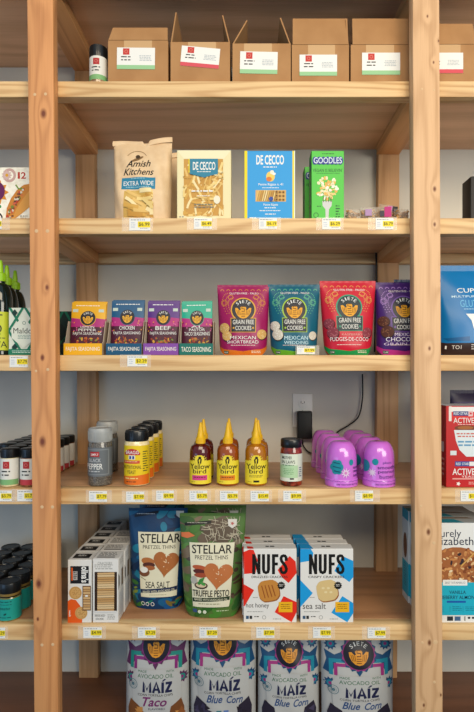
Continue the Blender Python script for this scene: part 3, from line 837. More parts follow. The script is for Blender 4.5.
# seasoning display trays with sachets
MAG = M('b52a7d', .45); MAR = M('4f1533', .45); FOOD = [M(c, .5) for c in ('9c3d1e', 'c76a2b', '6b2417', 'd9a23c', '7d8a35', 'b5482a')]
def sachet_art(W, H, top, name, seed, script=False):
    a = Art(0, 0, W, H)
    a.R(0, 0, W, H, MAR); a.R(0, 0, W, H * .30, top)
    a.P([(0, H * .28), (W * .3, H * .30), (W * .7, H * .28), (W, H * .30), (W, H * .46), (0, H * .46)], MAG)
    R = random.Random(seed)
    for i in range(16): a.E(R.choice((R.uniform(0, .2), R.uniform(.8, 1))) * W, H * R.uniform(.34, .56), .7, M(['d96aa0', '7b1f63', 'e8a03a'][i % 3]))
    a.R(W * .04, H * .10, W * .2, H * .16, M('c9d6c9')); a.R(W * .8, H * .10, W * .95, H * .16, M('c9d6c9'))
    a.G(W * .12, H * .02, W * .88, H * .055, 1, WHITE, seed)
    emblem(a, W * .5, H * .285, W * .235, top, NAVY, M('f2b632', .45), .06)
    t = name.split('/')
    if len(t) == 1: a.T(t[0], W * .26, H * .455, W * .74, H * .53, WHITE, .005)
    else:
        a.T(t[0], W * .3, H * .44, W * .7, H * .485, WHITE, .0); a.T(t[1], W * .24, H * .495, W * .76, H * .545, WHITE, .0)
    a.T('TACO SEASONING' if script else 'FAJITA SEASONING', W * .08, H * .565, W * .92, H * .635, WHITE, .0)
    for i in range(70): a.E(W * R.uniform(.14, .86), H * R.uniform(.68, .95), R.uniform(.8, 2.1), FOOD[i % 6], R.uniform(.6, 1.4), 8, R.uniform(0, 3))
    return a
def seasoning(tx0, tx1, sx0, sx1, sy, topcol, traycol, name, words, lean, label, slabel, slabel2, seed, script=False, ry=0.0):
    yf = .022; w, h, cx = dims(tx0, tx1, 343.5, yf, 3); d = .085; th = .0012
    tm = M(traycol, .45); inner = M('cdb8a0', .7)
    t = empty('seasoning_display', (cx, yf + d / 2, SZ[3] + .0003), 0, label, 'display tray', 'seasoning display trays')
    mb = MB()
    mb.box(-w / 2, w / 2, -d / 2, -d / 2 + th, 0, h, tm); mb.box(-w / 2, w / 2, d / 2 - th, d / 2, 0, h * 3.0, inner); mb.box(-w / 2, w / 2, -d / 2, d / 2, 0, th, inner)
    for s_ in (-1, 1):                      # side walls rise towards the back
        x = s_ * w / 2; x2 = x - s_ * th
        vs = [(q, y, z) for q in (x, x2) for (y, z) in ((-d / 2, 0), (-d / 2, h), (-d / 2 + .012, h * 1.15), (-.004, h * 3.0), (d / 2, h * 3.0), (d / 2, 0))]
        fs = [(0, 1, 2, 3, 4, 5), (11, 10, 9, 8, 7, 6)] + [(i, i + 6, (i + 1) % 6 + 6, (i + 1) % 6) for i in range(6)]
        mb.add(vs, fs, inner)
    mb.build('tray', t, smooth=0)
    W, H = tx1 - tx0, 11.5
    a = Art(0, 0, W, H); a.T(words, W * .06, H * .30, W * .94, H * .72, M('f6efe0'), .01)
    mb = MB().box(-w / 2, w / 2, -d / 2 - .0004, -d / 2 - .0001, .0005, h - .0005, tm); a.into(mb, flat(w, h, d + .0008)); mb.build('front_panel', t, smooth=0)
    sa = sachet_art(36, 54, M(topcol, .4), name, seed, script)
    sw = min((sx1 - sx0) * S * 1.04, w - .006); sh = Z(sy, yf + .055) - SZ[3] - .004
    def sachet(y, dz, lab, rz):
        s_ = empty('seasoning_sachet', (cx, y, SZ[3] + .0035), 0, lab, 'seasoning sachet', 'seasoning sachets in the display trays', rx=-.12, ry=ry)
        f, b = pouch_shape(sw, sw * .96, sh + dz, .010, seed, .0006, .4, 4)
        pouch_mesh(M(topcol, .4), f, b, sa, 14, 16, (14, 16)).build('sachet_body', s_, smooth=60)
        mb = MB().box(-sw / 2, sw / 2, -.0009, .0009, sh + dz - .0005, sh + dz + .006, M(topcol, .35), .0003); mb.build('top_seal', s_, smooth=0)
    sachet(yf + .036, -.006, slabel, 0); sachet(yf + .050, -.001, slabel2, 0)
seasoning(63.6, 102, 72.5, 107, 302, 'ecb31c', 'f2b81c', 'LEMON/PEPPER', 'FAJITA SEASONING', 0, 'yellow seasoning display tray, leftmost of four', 'yellow topped lemon pepper seasoning sachet, front one in the yellow tray', 'yellow topped seasoning sachet behind the front one in the yellow tray', 3, ry=.012)
seasoning(106, 141.5, 107.5, 144, 300.5, '175c86', '14587c', 'CHICKEN', 'FAJITA SEASONING', 0, 'dark blue seasoning display tray, second from the left', 'blue topped chicken seasoning sachet, front one in the blue tray', 'blue topped seasoning sachet behind the front one in the blue tray', 4)
seasoning(143.3, 178.3, 145, 181, 301, '5d2f86', '8a4fa8', 'BEEF', 'FAJITA SEASONING', 0, 'purple seasoning display tray between the blue and green trays', 'purple topped beef seasoning sachet, front one in the purple tray', 'purple topped seasoning sachet behind the front one in the purple tray', 5)
seasoning(179.3, 213, 181, 216.5, 301.5, '1fb091', '0f7468', 'AL/PASTOR', 'TACO SEASONING', 0, 'dark green seasoning display tray, rightmost of four', 'mint topped taco seasoning sachet, front one in the green tray', 'mint topped seasoning sachet behind the front one in the green tray', 6, True, ry=-.02)

# cookie pouches
def cookie_pouch(px, bot, yf, base, accent, band, biscuit, lines, label, seed, ry=0.0, rim='e0a63a', plaque='1f2230', rz=0.0, script=None, chunky=False):
    x0, x1, y0 = px; W, H = 53.0, 72.0
    bm_ = M(base, .36); ac = M(accent, .4)
    a = Art(0, 0, W, H)
    R = random.Random(seed)
    for i in range(8): a.ring(5 + i * 6.2, 4.6, 1.3, 1.9, ac, 10, PI, 2 * PI)
    a.T('GLUTEN FREE - PALEO', 12.5, 6.2, 42, 8.3, M('f0e3e0'), .03)
    for s_ in (-1, 1):                      # dotted swirls either side of the emblem
        for rr in (15.5, 18.5, 21.5):
            for k_ in range(13):
                g = -.55 + 1.5 * k_ / 12; x, y = W / 2 + s_ * rr * math.cos(g - .3), 26 - rr * .9 * math.sin(.9 - g * 1.1)
                a.E(x, y, .55, ac, .45, 6)
        for rr in (2.4, 3.4): a.ring(W / 2 + s_ * 19.5, 17.5, rr - .45, rr, ac, 16)
        a.ring(W / 2 + s_ * 13, 11.5, 2.2, 2.8, ac, 12)
    rm = M(rim, .4)
    a.R(13.2, 33.4, 40, 48.6, rm); emblem(a, W / 2, 25, 13.0, rm, M(plaque, .4))
    a.R(14, 34.2, 39.2, 47.8, M(plaque, .4))
    a.T('GRAIN FREE', 15.6, 35.6, 37.8, 40.2, M('f2efe6'), .0); a.T('COOKIES', 18.2, 42, 35, 46.3, M('f2efe6'), .0)
    a.star(16.4, 44, .7, 1.5, 5, rm); a.star(36.9, 44, .7, 1.5, 5, rm)
    for (x, y, r_) in biscuit[1]:
        c, c2 = biscuit[0]
        a.E(x + .4, y + .6, r_ + .3, M('2b1a16', .6), n=20); a.E(x, y, r_, M(c, .6), r_ * .97, 20)
        for q in range(16): g, k_ = R.uniform(0, 6.28), R.random() ** .5 * r_ * .85; a.E(x + k_ * math.cos(g), y + k_ * math.sin(g), r_ * .12, M(c2, .6), r_ * .09, 6)
    if lines:
        y = 49.8
        for (t, u0, u1, v0, v1, c) in lines: a.T(t, u0, v0 - .7, u1, v1 - .7, M(c), .0)
    a.G(12, 61.5, 42, 62.9, 1, M('e9cfc6'), seed)
    bd = M(band, .4)
    a.P([(0, 65.5), (13, 66.5), (26, 68.0), (39, 66.2), (W, 65.2), (W, H), (0, H)], bd)
    a.R(5, 67.5, 10.2, 70.6, M('44664f')); a.T('NON GMO', 5.4, 68.3, 9.8, 69.8, WHITE, .02); a.G(35, 67.5, 47, 70.5, 2, M('f4e6d0'), seed + 1)
    return pouch('cookie_pouch', px, yf, 3, bm_, a, .075, label, 'cookie pouch', 'grain-free cookie pouches', bot, seed, rz, ry, seal=.028, full=.14, wr=.0016)
SW = M('f3e2ea')
cookie_pouch((216.5, 269.8, 285), (219.5, 267), .025, 'a3155c', 'dd8f3f', 'df7a1f', (('d8ab63', 'e9cb92'), [(6.5, 44, 5.5), (9, 52, 5.2), (46.5, 50.5, 5.3)]),
             [('MEXICAN', 12.5, 40, 53, 56.5, 'f4ece6'), ('SHORTBREAD', 9, 43, 57.6, 60.8, 'f4ece6')], 'magenta cookie pouch with gold emblem and orange base band, for shortbread', 11)
cookie_pouch((269.3, 322.3, 284.5), (271, 317), .025, '0d6379', '6bbf93', '6fb32c', (('d9cfbd', 'f2ece0'), [(5.5, 42, 5.2), (8, 51, 5.8), (46.5, 52, 4.6)]),
             [('MEXICAN', 15, 41, 53, 57, 'cdeaf0'), ('WEDDING', 14.5, 41.5, 58.2, 61.4, 'cdeaf0')], 'teal cookie pouch with pale round cookies and green base band', 12, rim='a9c93f')
cookie_pouch((322.5, 379.8, 281), (325.5, 372.5), .025, 'cf1f38', 'e5a552', '159a52', (('8d3a47', 'b56a70'), [(6, 41, 5.2), (9, 50, 5.8), (45, 50, 5.4)]),
             [('RASPBERRY', 18, 40, 51.6, 53.6, 'f0a9a0'), ('FUDGES-DE-COCO', 6, 46.5, 55.2, 59.0, 'fbe9e6')], 'bright red cookie pouch with dark round cookies and green base band', 13, rim='3a9a78', plaque='16323a')
cookie_pouch((378.8, 432, 282.5), (379.5, 431), .032, '4a2170', 'b58ad0', 'c2338f', (('5a2f1e', '8a5a3c'), [(6, 38, 5.4), (9, 48.5, 6)]),
             [('MEXICAN', 16, 38, 50.5, 53.6, 'f0e2f2'), ('CHOCOLATE', 7.5, 46, 54.8, 59, 'f6eef8'), ('GRAIN FREE', 6, 46, 60.2, 62.8, 'e9d6ee')], 'purple cookie pouch half hidden by the right wooden post', 14, rim='7b56a8')
# a blue pouch deep behind the purple one
a = Art(398, 277, 440, 352); a.R(398, 300, 440, 340, M('163a6c', .4)); a.G(404, 310, 434, 330, 4, M('7d9cc4'), 3)
pouch('snack_pouch', (397, 440, 280), .155, 3, M('123059', .35), a, .07, 'dark blue pouch standing behind the purple cookie pouch', 'pouch', None, None, 15, seal=.03)

# large blue flour pouch, right bay
FB = M('0c7ab8', .32)
a = Art(440.5, 262, 512, 354)
a.R(440.5, 341, 512, 354, M('3a2520', .4)); a.T('CUP4CUP', 460.5, 281.8, 500, 286.8, WHITE, .03); a.T('MULTIPURPOSE FLOUR', 455, 289.8, 506, 292.2, M('cfe9f6'), .02)
a.T('GLUTEN FREE', 462.5, 295, 503, 302.5, M('7cc8ea'), -.008); a.G(465, 304.5, 498, 306, 1, M('b9e0f2'), 3)
a.P([(467, 310), (496, 310), (494, 318), (490, 328), (486, 334), (478, 334), (474, 326), (472, 317)], WHITE)
a.P([(446, 336), (470, 334), (470, 339), (450, 339)], M('095f95', .32))
a.T('1', 447.6, 344, 449, 347.5, WHITE, .02); a.T('TO1', 453.2, 343.5, 462, 347.5, M('e8e0d8'), .02); a.G(470, 342.5, 500, 349, 3, M('d9cfc8'), 5, .4)
pouch('flour_pouch', (440.5, 512, 268), .03, 3, FB, a, .10, 'large bright blue flour pouch with brown base, right of the right post', 'flour bag', None, None, 16, seal=.065, wr=.0025)

# ============================================================ FOURTH SHELF: jars and bottles
# columns of small spice jars, left bay, seven deep
ivory = speckle('ivory_powder', 'cdbd92', 'ddd0a8', 80, .4, .6, .25, .4)
rust = speckle('rust_spice', '6f3c26', '95603c', 80, .4, .6, .25, .4)
sj = spice_jar((1, 18.8, 447.5), .014, 4, 'spice jar with green label band, front one by the left picture edge', 'black capped spice jars left of the post', GREENB, ivory, 448, 456, 457, 482.5)
sj2 = spice_jar((20.7, 38.5, 447.5), .014, 4, 'spice jar with red label band, front one touching the left post', 'black capped spice jars left of the post', REDB, rust, 448, 456, 457, 482.5)
rows = ['second', 'third', 'fourth', 'fifth', 'sixth', 'seventh']
dj = .0515
for i in range(1, 7):
    o = clone(sj, (sj.location.x, sj.location.y + dj * i, sj.location.z), 'black capped spice jar, %s in the column of green-banded jars' % rows[i - 1])
    o = clone(sj2, (sj2.location.x, sj2.location.y + dj * i, sj2.location.z), 'black capped spice jar, %s in the column beside the left post' % rows[i - 1])
    if i > 1: clone(sj, (sj.location.x - .0525, sj.location.y + dj * i, sj.location.z), 'black capped spice jar, %s from the front in the leftmost column' % rows[i - 1])

def wrap_label(t, r, z0, z1, mat, art, half=2.6, n=30, name='label', grid=(24, 1)):
    mb = MB(); vs = []; fs = []
    for i in range(n + 1):
        q = -half + 2 * half * i / n
        for z in (z0, z1): vs.append(((r + .0003) * math.sin(q), -(r + .0003) * math.cos(q), z))
    for i in range(n): fs.append((2 * i, 2 * i + 2, 2 * i + 3, 2 * i + 1))
    mb.add(vs, fs, mat)
    if art: art.into(mb, cyl(r + .0003, z0, z1), grid)
    return mb.build(name, t)

# pepper shakers
pepper = speckle('ground_pepper', '35302c', '7d766c', 330, .35, .7, .2, .5)
silver = speckle('silver_grey_lid', '8f9190', 'a4a6a5', 20, .3, .7, .42)
yf = .024
w, h, cx, zz = rdims(88.3, 112, 427, yf, 4); r = w / 2
ps = empty('pepper_shaker', (cx, yf + r, SZ[4] + .0003), 0, 'clear shaker of ground black pepper with silver lid, front of the two', 'pepper shaker', 'silver lidded pepper shakers')
MB().lathe([(r * .82, 0), (r * .98, .002), (r, .005), (r, zz(446)), (r * .96, zz(443)), (r * .9, zz(440))], pepper, 32).build('bottle', ps)
mb = MB().lathe([(r * .94, zz(440.5)), (r * .96, zz(440)), (r * .98, zz(429.5)), (r * .93, zz(427.5)), (r * .84, zz(427)), (r * .80, zz(427.7))], silver, 36)
for i in range(44): mb.box(-.0005, .0005, -r * .985 - .0006, -r * .985 + .001, zz(439), zz(430.5), silver, xf=Matrix.Rotation(2 * PI * i / 44, 4, 'Z'))
mb.build('lid', ps, smooth=40)
a = Art(88.3, 445.5, 112, 473.5); GL = M('6d7276', .5)
a.R(90, 447, 110.5, 472, M('8a8f93', .5)); a.R(90.8, 448, 109.7, 471, GL)
a.R(93.5, 449.5, 102.5, 454.3, M('b9242c', .5)); a.T('SIMPLY', 94.3, 451, 101.8, 453.2, WHITE, .03)
a.T('BLACK', 92.2, 456, 104, 459.4, M('c9ccce'), .01); a.T('PEPPER', 89.6, 461, 105.5, 466.5, WHITE, .02); a.G(91, 468, 104, 470, 1, M('c9ccce'), 3)
wrap_label(ps, r, zz(473.5), zz(445.5), GL, a)
k = dims(97, 117.5, 421, .225 + r, 4)
clone(ps, (k[2], .225 + r, ps.location.z), 'clear pepper shaker with silver lid standing behind the front pepper shaker')

# nutritional yeast shakers
yeast = speckle('cream_flakes', 'd9bf85', 'e8d6a6', 70, .4, .6, .25, .4)
w, h, cx, zz = rdims(124.4, 149.3, 429.3, yf, 4); r = w / 2
ys = empty('yeast_shaker', (cx, yf + r, SZ[4] + .0003), 0, 'yellow labelled yeast shaker with black lid, front one of the column of four', 'yeast shaker', 'yellow yeast shakers')
MB().lathe([(r * .84, 0), (r * .98, .002), (r, .005), (r, zz(444)), (r * .97, zz(442)), (r * .88, zz(439))], yeast, 32).build('bottle', ys)
mb = MB().lathe([(r * .90, zz(440)), (r * .91, zz(439.5)), (r * .92, zz(430.5)), (r * .88, zz(429.4)), (r * .80, zz(429.3)), (r * .76, zz(430))], black_cap, 36)
for i in range(40): mb.box(-.0006, .0006, -r * .925 - .0007, -r * .925 + .001, zz(438.6), zz(431.5), black_cap, xf=Matrix.Rotation(2 * PI * i / 40, 4, 'Z'))
mb.build('lid', ys, smooth=40)
YL = M('f0cf1f', .45); ORG = M('e8761c', .5)
a = Art(124.4, 443.5, 149.3, 481.5)
a.P([(126.5, 451), (130, 447.3), (134.5, 446.3), (139, 447.3), (142.6, 451), (142, 452.6), (127, 452.6)], M('c22e2c', .5))
a.T('BRAGG', 128.3, 448.3, 141, 451.6, WHITE, .03); a.R(131.3, 452.8, 137.7, 456.8, M('f2f0e4')); a.R(132, 453.4, 134, 456.4, M('2a4b98')); a.R(135, 453.4, 137, 456.4, M('2a4b98'))
a.R(126, 457.8, 142, 460.8, M('d4523a', .5)); a.G(127, 458.6, 141, 460, 1, M('f5d9a0'), 3)
a.T('NUTRITIONAL', 125.4, 462.6, 143.5, 466, BLACK, .0); a.T('YEAST', 129.5, 467.4, 138.5, 470.8, BLACK, .0)
a.P([(124.4, 473.6), (149.3, 471.5), (149.3, 481.5), (124.4, 481.5)], ORG); a.G(127, 474.6, 142, 477, 1, M('f6d98a'), 5); a.G(128, 478, 140, 479.8, 1, M('5a2a10'), 6)
a.G(144.5, 449, 148.6, 470, 9, M('5a5a2a'), 7, .4)
wrap_label(ys, r, zz(481.5), zz(443.5), YL, a)
for (px, q, nm) in ((142.2, .118, 'second'), (148.0, .205, 'third'), (152.2, .30, 'rearmost')):
    clone(ys, (X(px, q + r), q + r, ys.location.z), 'yellow labelled yeast shaker with black lid, %s of the column of four' % nm)

# hot sauce bottles with yellow cone spouts
def sauce_bottle(px, label, sauce, panel, group='hot sauce bottles with yellow spouts'):
    x0, x1, yt = px; w, h, cx, zz = rdims(x0, x1, 443, yf, 4); r = w / 2
    t = empty('hot_sauce_bottle', (cx, yf + r, SZ[4] + .0003), 0, label, 'sauce bottle', group)
    sm = M(sauce, .12, coat=.6)
    MB().lathe([(r * .78, 0), (r * .95, .0015), (r, .006), (r, zz(452)), (r * .97, zz(448.5)), (r * .84, zz(445)), (r * .5, zz(443.2)), (r * .42, zz(442.5))], sm, 32).build('bottle', t)
    cone = M('efbe22', .4)
    mb = MB().lathe([(r * .42, zz(443)), (r * .44, zz(442.8)), (r * .44, zz(437.4)), (r * .36, zz(436.6)), (r * .28, zz(432)), (r * .14, zz(424.5)), (r * .12, zz(422))], cone, 24)
    for i in range(18): mb.box(-.0006, .0006, -r * .44 - .0006, -r * .44 + .001, zz(442.3), zz(438), cone, xf=Matrix.Rotation(2 * PI * i / 18, 4, 'Z'))
    mb.build('spout_cap', t, smooth=40)
    a = Art(190, 453, 211, 481)
    a.R(190, 458.6, 211, 481, YELS)
    a.E(200.5, 458, 4.6, YELS, 5.5)
    for g in range(9): q = PI + PI * g / 8; a.L([(200.5 + 5 * math.cos(q), 458 + 5 * math.sin(q)), (200.5 + 6.6 * math.cos(q), 458 + 6 * math.sin(q))], .7, YELS)
    a.L([(199.6, 461), (199.2, 457.5), (200.8, 455.3), (202.0, 457), (201.4, 461)], 1.3, BLACK); a.E(200.8, 455.4, 1.3, BLACK)
    a.T('Yellow', 191.6, 461.3, 209.6, 466.4, BLACK, .05); a.T('bird', 194.2, 466.4, 206.6, 470.8, BLACK, .05)
    if panel: a.R(193.6, 472.5, 207.4, 477.3, M(panel, .5)); a.G(195, 474, 206, 475.8, 1, M('6b2a20'), 4)
    else: a.G(194, 472.5, 207, 475, 2, M('7a6a20'), 4); a.R(198, 477.4, 203.4, 479.3, BLACK)
    a.G(192.5, 478.6, 197, 480, 1, M('b59a20'), 6)
    wrap_label(t, r, zz(481), zz(458.6), YELS, None, 2.4)
    mb = MB(); a.into(mb, cyl(r + .0006, zz(481), zz(453)), (24, 1)); mb.build('label_print', t)
    return t
YELS = M('f2dc3c', .45)
hb = [sauce_bottle((189.8, 211.2, 422), 'dark red hot sauce bottle with yellow spout and pink label patch, front one', '5e0d0a', 'd9468c'),
      sauce_bottle((217, 238.6, 422), 'orange brown hot sauce bottle with yellow spout and orange label patch, front one', 'a3500f', 'e58a1c'),
      sauce_bottle((245.2, 266.8, 422), 'golden hot sauce bottle with yellow spout and no colour patch on label, front one', 'b9740f', None)]
for (i, px, q, lab) in ((0, 203.5, .13, 'dark red hot sauce bottle with yellow spout, standing behind the front dark red bottle'),
                        (1, 229.0, .155, 'orange brown hot sauce bottle with yellow spout, standing behind the front orange brown bottle'),
                        (2, 258.0, .100, 'golden hot sauce bottle, second of three in its column'), (2, 256.0, .175, 'golden hot sauce bottle, rearmost of three in its column')):
    clone(hb[i], (X(px, q + .03), q + .03, hb[i].location.z), lab)

# salsa jar
w, h, cx, zz = rdims(280.3, 302, 438, .022, 4); r = w / 2
sj_ = empty('salsa_jar', (cx, .022 + r, SZ[4] + .0003), 0, 'single glass jar of dark red salsa with black lid and pale green label', 'salsa jar')
salsa = speckle('red_salsa', '3f0d08', '8a2a14', 55, .35, .65, .12, .6)
MB().lathe([(r * .85, 0), (r * .97, .0015), (r, .006), (r, zz(452)), (r * .97, zz(449)), (r * .9, zz(446.5)), (r * .9, zz(445))], salsa, 32).build('glass_jar', sj_)
mb = MB().lathe([(r * .95, zz(446)), (r * .97, zz(445.7)), (r * .97, zz(439.3)), (r * .93, zz(438.2)), (r * .88, zz(438)), (r * .85, zz(438.5))], black_cap, 36); mb.build('lid', sj_, smooth=40)
a = Art(280.3, 452, 302, 478.5)
a.R(280.3, 452, 302, 463, M('dfe6d4')); a.R(280.3, 463, 296.8, 475, M('b9d8ae')); a.R(296.8, 452, 302, 478.5, M('d9dfd2'))
a.T('MOTHER', 282, 454, 291, 456.8, INK, .03); a.T('IN LAW\'S', 282, 458, 294, 461.2, INK, .03); a.G(282, 462.4, 294.5, 464, 1, M('4a7a50'), 3); a.G(283, 466, 293, 472.5, 4, M('7fae78'), 4, .35); a.R(289, 475.2, 293, 476.6, INK); a.G(297.6, 465, 300.6, 475, 5, M('5f6d8a'), 5)
wrap_label(sj_, r, zz(478.5), zz(452), M('e4e8da', .5), a, 2.7)

# pink peanut butter tubs: domed lids up
PINK = speckle('orchid_plastic', 'bf62c6', 'c468cb', 4, .3, .7, .22, .7)
w, h, cx, zz = rdims(325, 357.6, 440, .006, 4); r = w / 2
def tub():
    t = empty('peanut_butter_jar', (cx, .006 + r, SZ[4] + .0003), 0, 'glossy orchid pink domed peanut butter jar with teal flower, front of the left column', 'peanut butter jar', 'pink domed peanut butter jars')
    rb = r * .95; z0 = zz(475.5)
    mb = MB(); prof = [(rb, z0)]
    zs, zt = zz(457), zz(440)
    prof.append((rb * .985, zs))
    for i in range(1, 11):
        q = i / 10 * PI / 2; prof.append((r * .42 + (rb * .985 - r * .42) * math.cos(q), zs + (zt - zs) * math.sin(q)))
    mb.lathe(prof, PINK, 44)
    a = Art(325, 446, 357.6, 475)
    FL = M('1d93a3', .45)
    for g in range(6): a.E(334.5 + 3.4 * math.cos(g * PI / 3), 463.5 + 4.2 * math.sin(g * PI / 3), 2.9, FL, 3.4, 12)
    a.E(334.5, 463.5, 3.5, FL, 4); a.L([(331.5, 459), (337, 460)], .8, M('0f4f66')); a.L([(331, 463), (338, 464.2)], .8, M('0f4f66')); a.L([(332, 467), (337.5, 468)], .8, M('0f4f66'))
    a.star(343, 469, 2.2, 5.2, 9, M('e9d4ec', .45)); a.E(343, 469, 1.5, M('d98ac8')); a.E(349, 459, 2.3, FL, 3)
    P = M('4a2378', .45)
    a.T('smooth', 351.2, 462.5, 356.6, 465.5, P, .03); a.T('peanut', 351.2, 466.6, 356.6, 469.6, P, .03); a.T('butter', 351.4, 470.4, 356.4, 473.2, P, .03)
    a.into(mb, lambda u, v, o: cyl(rb * .992 + .0004, zz(475), zz(446))(u, v, o), (28, 4)); mb.build('domed_cover', t, smooth=50)
    mb = MB().lathe([(r * .97, 0), (r, .001), (r, z0 - .003), (r * .98, z0 - .0005), (rb * .97, z0 + .0006)], PINK, 44)
    a = Art(325, 475.5, 357.6, 488.5)
    pts = [(325 + i * .8, 478.2 + .7 * math.sin(i * 1.25)) for i in range(41)]
    a.L(pts, .5, M('6a3aa0')); a.T('ONE THICK PLANT BUTTER', 334, 482.2, 355, 484.6, P, .03)
    a.into(mb, cyl(r + .0003, 0, z0), (28, 1)); mb.build('base_band', t, smooth=50)
    return t
tb = tub()
dd = .0945
names = ['second', 'third', 'rearmost']
for i in range(3): clone(tb, (cx - .003 * i, .006 + r + dd * (i + 1), tb.location.z), 'orchid pink domed peanut butter jar, %s in the left column' % names[i])
# the right column is turned so that its lettering faces forward
cx2 = (X(362, .006 + r) + X(395.4, .006 + r)) / 2
def tub_words(o):
    a = Art(362, 446, 395.4, 475); P = M('4a2378', .45)
    a.T('plant', 379, 458, 388.8, 461, M('7a4aa8'), .02); a.T('smooth', 373.6, 462, 392.5, 465.4, P, .04); a.T('peanut', 374, 466.8, 392.4, 470.2, P, .04); a.T('butter', 375.5, 471, 391.5, 474.4, P, .04)
    a.E(371.5, 458.5, 3, M('1d93a3', .45), 3.2); a.star(368.5, 469, 1.8, 4.4, 9, M('e9d4ec', .45)); a.E(362.5, 463, 4, M('1d93a3', .45), 6)
    return a
mb = MB(); rb = r * .95
prof = [(rb, zz(475.5)), (rb * .985, zz(457))]
for i in range(1, 11):
    q = i / 10 * PI / 2; prof.append((r * .42 + (rb * .985 - r * .42) * math.cos(q), zz(457) + (zz(440) - zz(457)) * math.sin(q)))
mb.lathe(prof, PINK, 44); tub_words(None).into(mb, cyl(rb * .992 + .0004, zz(475), zz(446)), (28, 4))
tb2 = clone(tb, (cx2, .006 + r, tb.location.z), 'orchid pink domed peanut butter jar with purple lettering forward, front of right column')
for ch in list(tb2.children):
    if ch.name.startswith('domed_cover'): bpy.data.objects.remove(ch)
mb.build('domed_cover', tb2, smooth=50)
for i in range(3): clone(tb2, (cx2 - .004 * (i + 1), .006 + r + dd * (i + 1), tb.location.z), 'orchid pink domed peanut butter jar, %s in the right column' % names[i])

# wall outlet, charger and cord
yw = .4255
o = empty('wall_outlet', (X(302.5, .425), yw, Z(427, .425)), 0, 'white wall outlet plate on the grey wall above the pink jars', 'outlet')
k = S * (ZF + .425) / ZF; ww, hh = 20 * k, 33.5 * k
PLATE = M('fbf9f2', .4)
mb = MB().box(-ww / 2, ww / 2, -.005, 0, 0, hh, PLATE, .0025); mb.build('cover_plate', o)
for zc in (hh * .70, hh * .28):
    mb = MB(); mb.lathe([(.0165, 0), (.0165, .0018), (.0155, .0024)], M('fffdf6', .4), 24)
    c_ = mb.build('receptacle', o, (0, -.005, zc), (PI / 2, 0, 0))
    mb = MB(); K = M('22201f', .6)
    mb.box(-.0068, -.0050, -.0012, .0, .001, .009, K); mb.box(.0050, .0068, -.0012, .0, .002, .008, K); mb.lathe([(.0026, 0), (.0026, .0012)], K, 12, 0, 0)
    mb.build('slot', c_, (0, 0, .0024), (-PI / 2, 0, 0), smooth=0)
mb = MB().lathe([(.0028, 0), (.0028, .001)], M('c9c6bd', .4), 10); mb.build('screw', o, (0, -.005, hh * .49), (PI / 2, 0, 0))
ch = empty('power_adapter', (X(304.5, .40), yw - .0078, Z(438.5, .40)), 0, 'black power adapter plugged into the wall outlet, its cord rising to the right', 'power adapter')
aw, ah = 14.5 * k, 27 * k
MB().box(-aw / 2, aw / 2, -.034, 0, 0, ah, M('141415', .5), .004, 3).build('adapter_body', ch)
def spline(P, n=10):
    out = []; P = [Vector(p) for p in P]
    for i in range(len(P) - 1):
        p0, p1, p2, p3 = P[max(i - 1, 0)], P[i], P[i + 1], P[min(i + 2, len(P) - 1)]
        for j in range(n):
            t = j / n; out.append(.5 * ((2 * p1) + (-p0 + p2) * t + (2 * p0 - 5 * p1 + 4 * p2 - p3) * t * t + (-p0 + 3 * p1 - 3 * p2 + p3) * t ** 3))
    out.append(P[-1]); return out
yc = .412
base = Vector(ch.location)
pts = [(X(302, .40), .404, Z(440, .40)), (X(304, .405), .408, Z(447, .405)), (X(311, yc), yc, Z(453, yc)), (X(322, yc), yc, Z(449, yc)), (X(332, yc), yc, Z(438, yc)), (X(339, yc), yc, Z(431, yc)), (X(349, yc), yc, Z(425, yc)), (X(358.5, yc), yc, Z(416.5, yc)),
       (X(362.3, yc), yc, Z(400, yc)), (X(362.6, yc), yc, Z(382, yc)), (X(362.4, yc), yc, Z(374, yc))]
pts2 = spline(pts)
mb = MB().tube([Vector(p) - base for p in pts2], .0026, M('131314', .5)); mb.build('cord', ch)
mb = MB().tube([Vector(p) for p in spline([(X(374.5, .38), .380, Z(352, .38)), (X(375.3, .38), .380, Z(310, .38)), (X(376.3, .38), .380, Z(285, .38)), (X(376.3, .38), .380, Z(262, .38)), (X(376, .38), .382, Z(250, .38))])], .0028, M('131314', .5))
tag(mb.build('hanging_cable'), 'black cord hanging along the rear right post behind the cookie pouches', 'cord')

# yeast cartons and a dark pouch, right bay
YRED = M('c41f22', .45)
a = Art(443.5, 405.5, 490, 488)
a.R(449, 406.5, 490, 411.5, M('ece9e6')); a.R(449, 411.5, 490, 420, M('d92d2a', .45)); a.R(446.3, 406, 449, 421, M('e9e4df'))
a.R(450.6, 411, 466, 415.5, M('243f86')); a.T('RED STAR', 451.2, 411.9, 465.4, 414.6, WHITE, .02); a.R(466, 410.5, 470.6, 416, M('e8c6c6')); a.star(468.4, 413.2, .8, 2, 5, M('c9242b'))
a.T('ACTIVE DRY', 451, 417.5, 486, 423, WHITE, .0); a.G(455, 424, 482, 425.5, 1, M('f5c6c0'), 3)
a.E(463, 428, 11, M('7a3c1c'), 3); a.E(463, 427.6, 8, M('a8652e'), 1.8)
a.P([(451.5, 430), (486, 430), (483, 446), (479, 452), (472, 457), (464, 457), (457, 450), (453.5, 441)], M('dfe8ea', .35)); a.G(453.5, 433, 480, 438.5, 2, M('cf6d62'), 4, .5); a.G(454, 441, 480, 448, 2, M('6aa0c4'), 5, .5)
a.R(447.8, 451, 454, 455.5, M('d9e2e6')); a.R(452.5, 461.8, 476, 466.8, M('2a4b9a')); a.T('RED STAR', 453.5, 463, 466.5, 465.7, WHITE, .02); a.R(467, 462.2, 472, 466.4, M('ece9e6'))
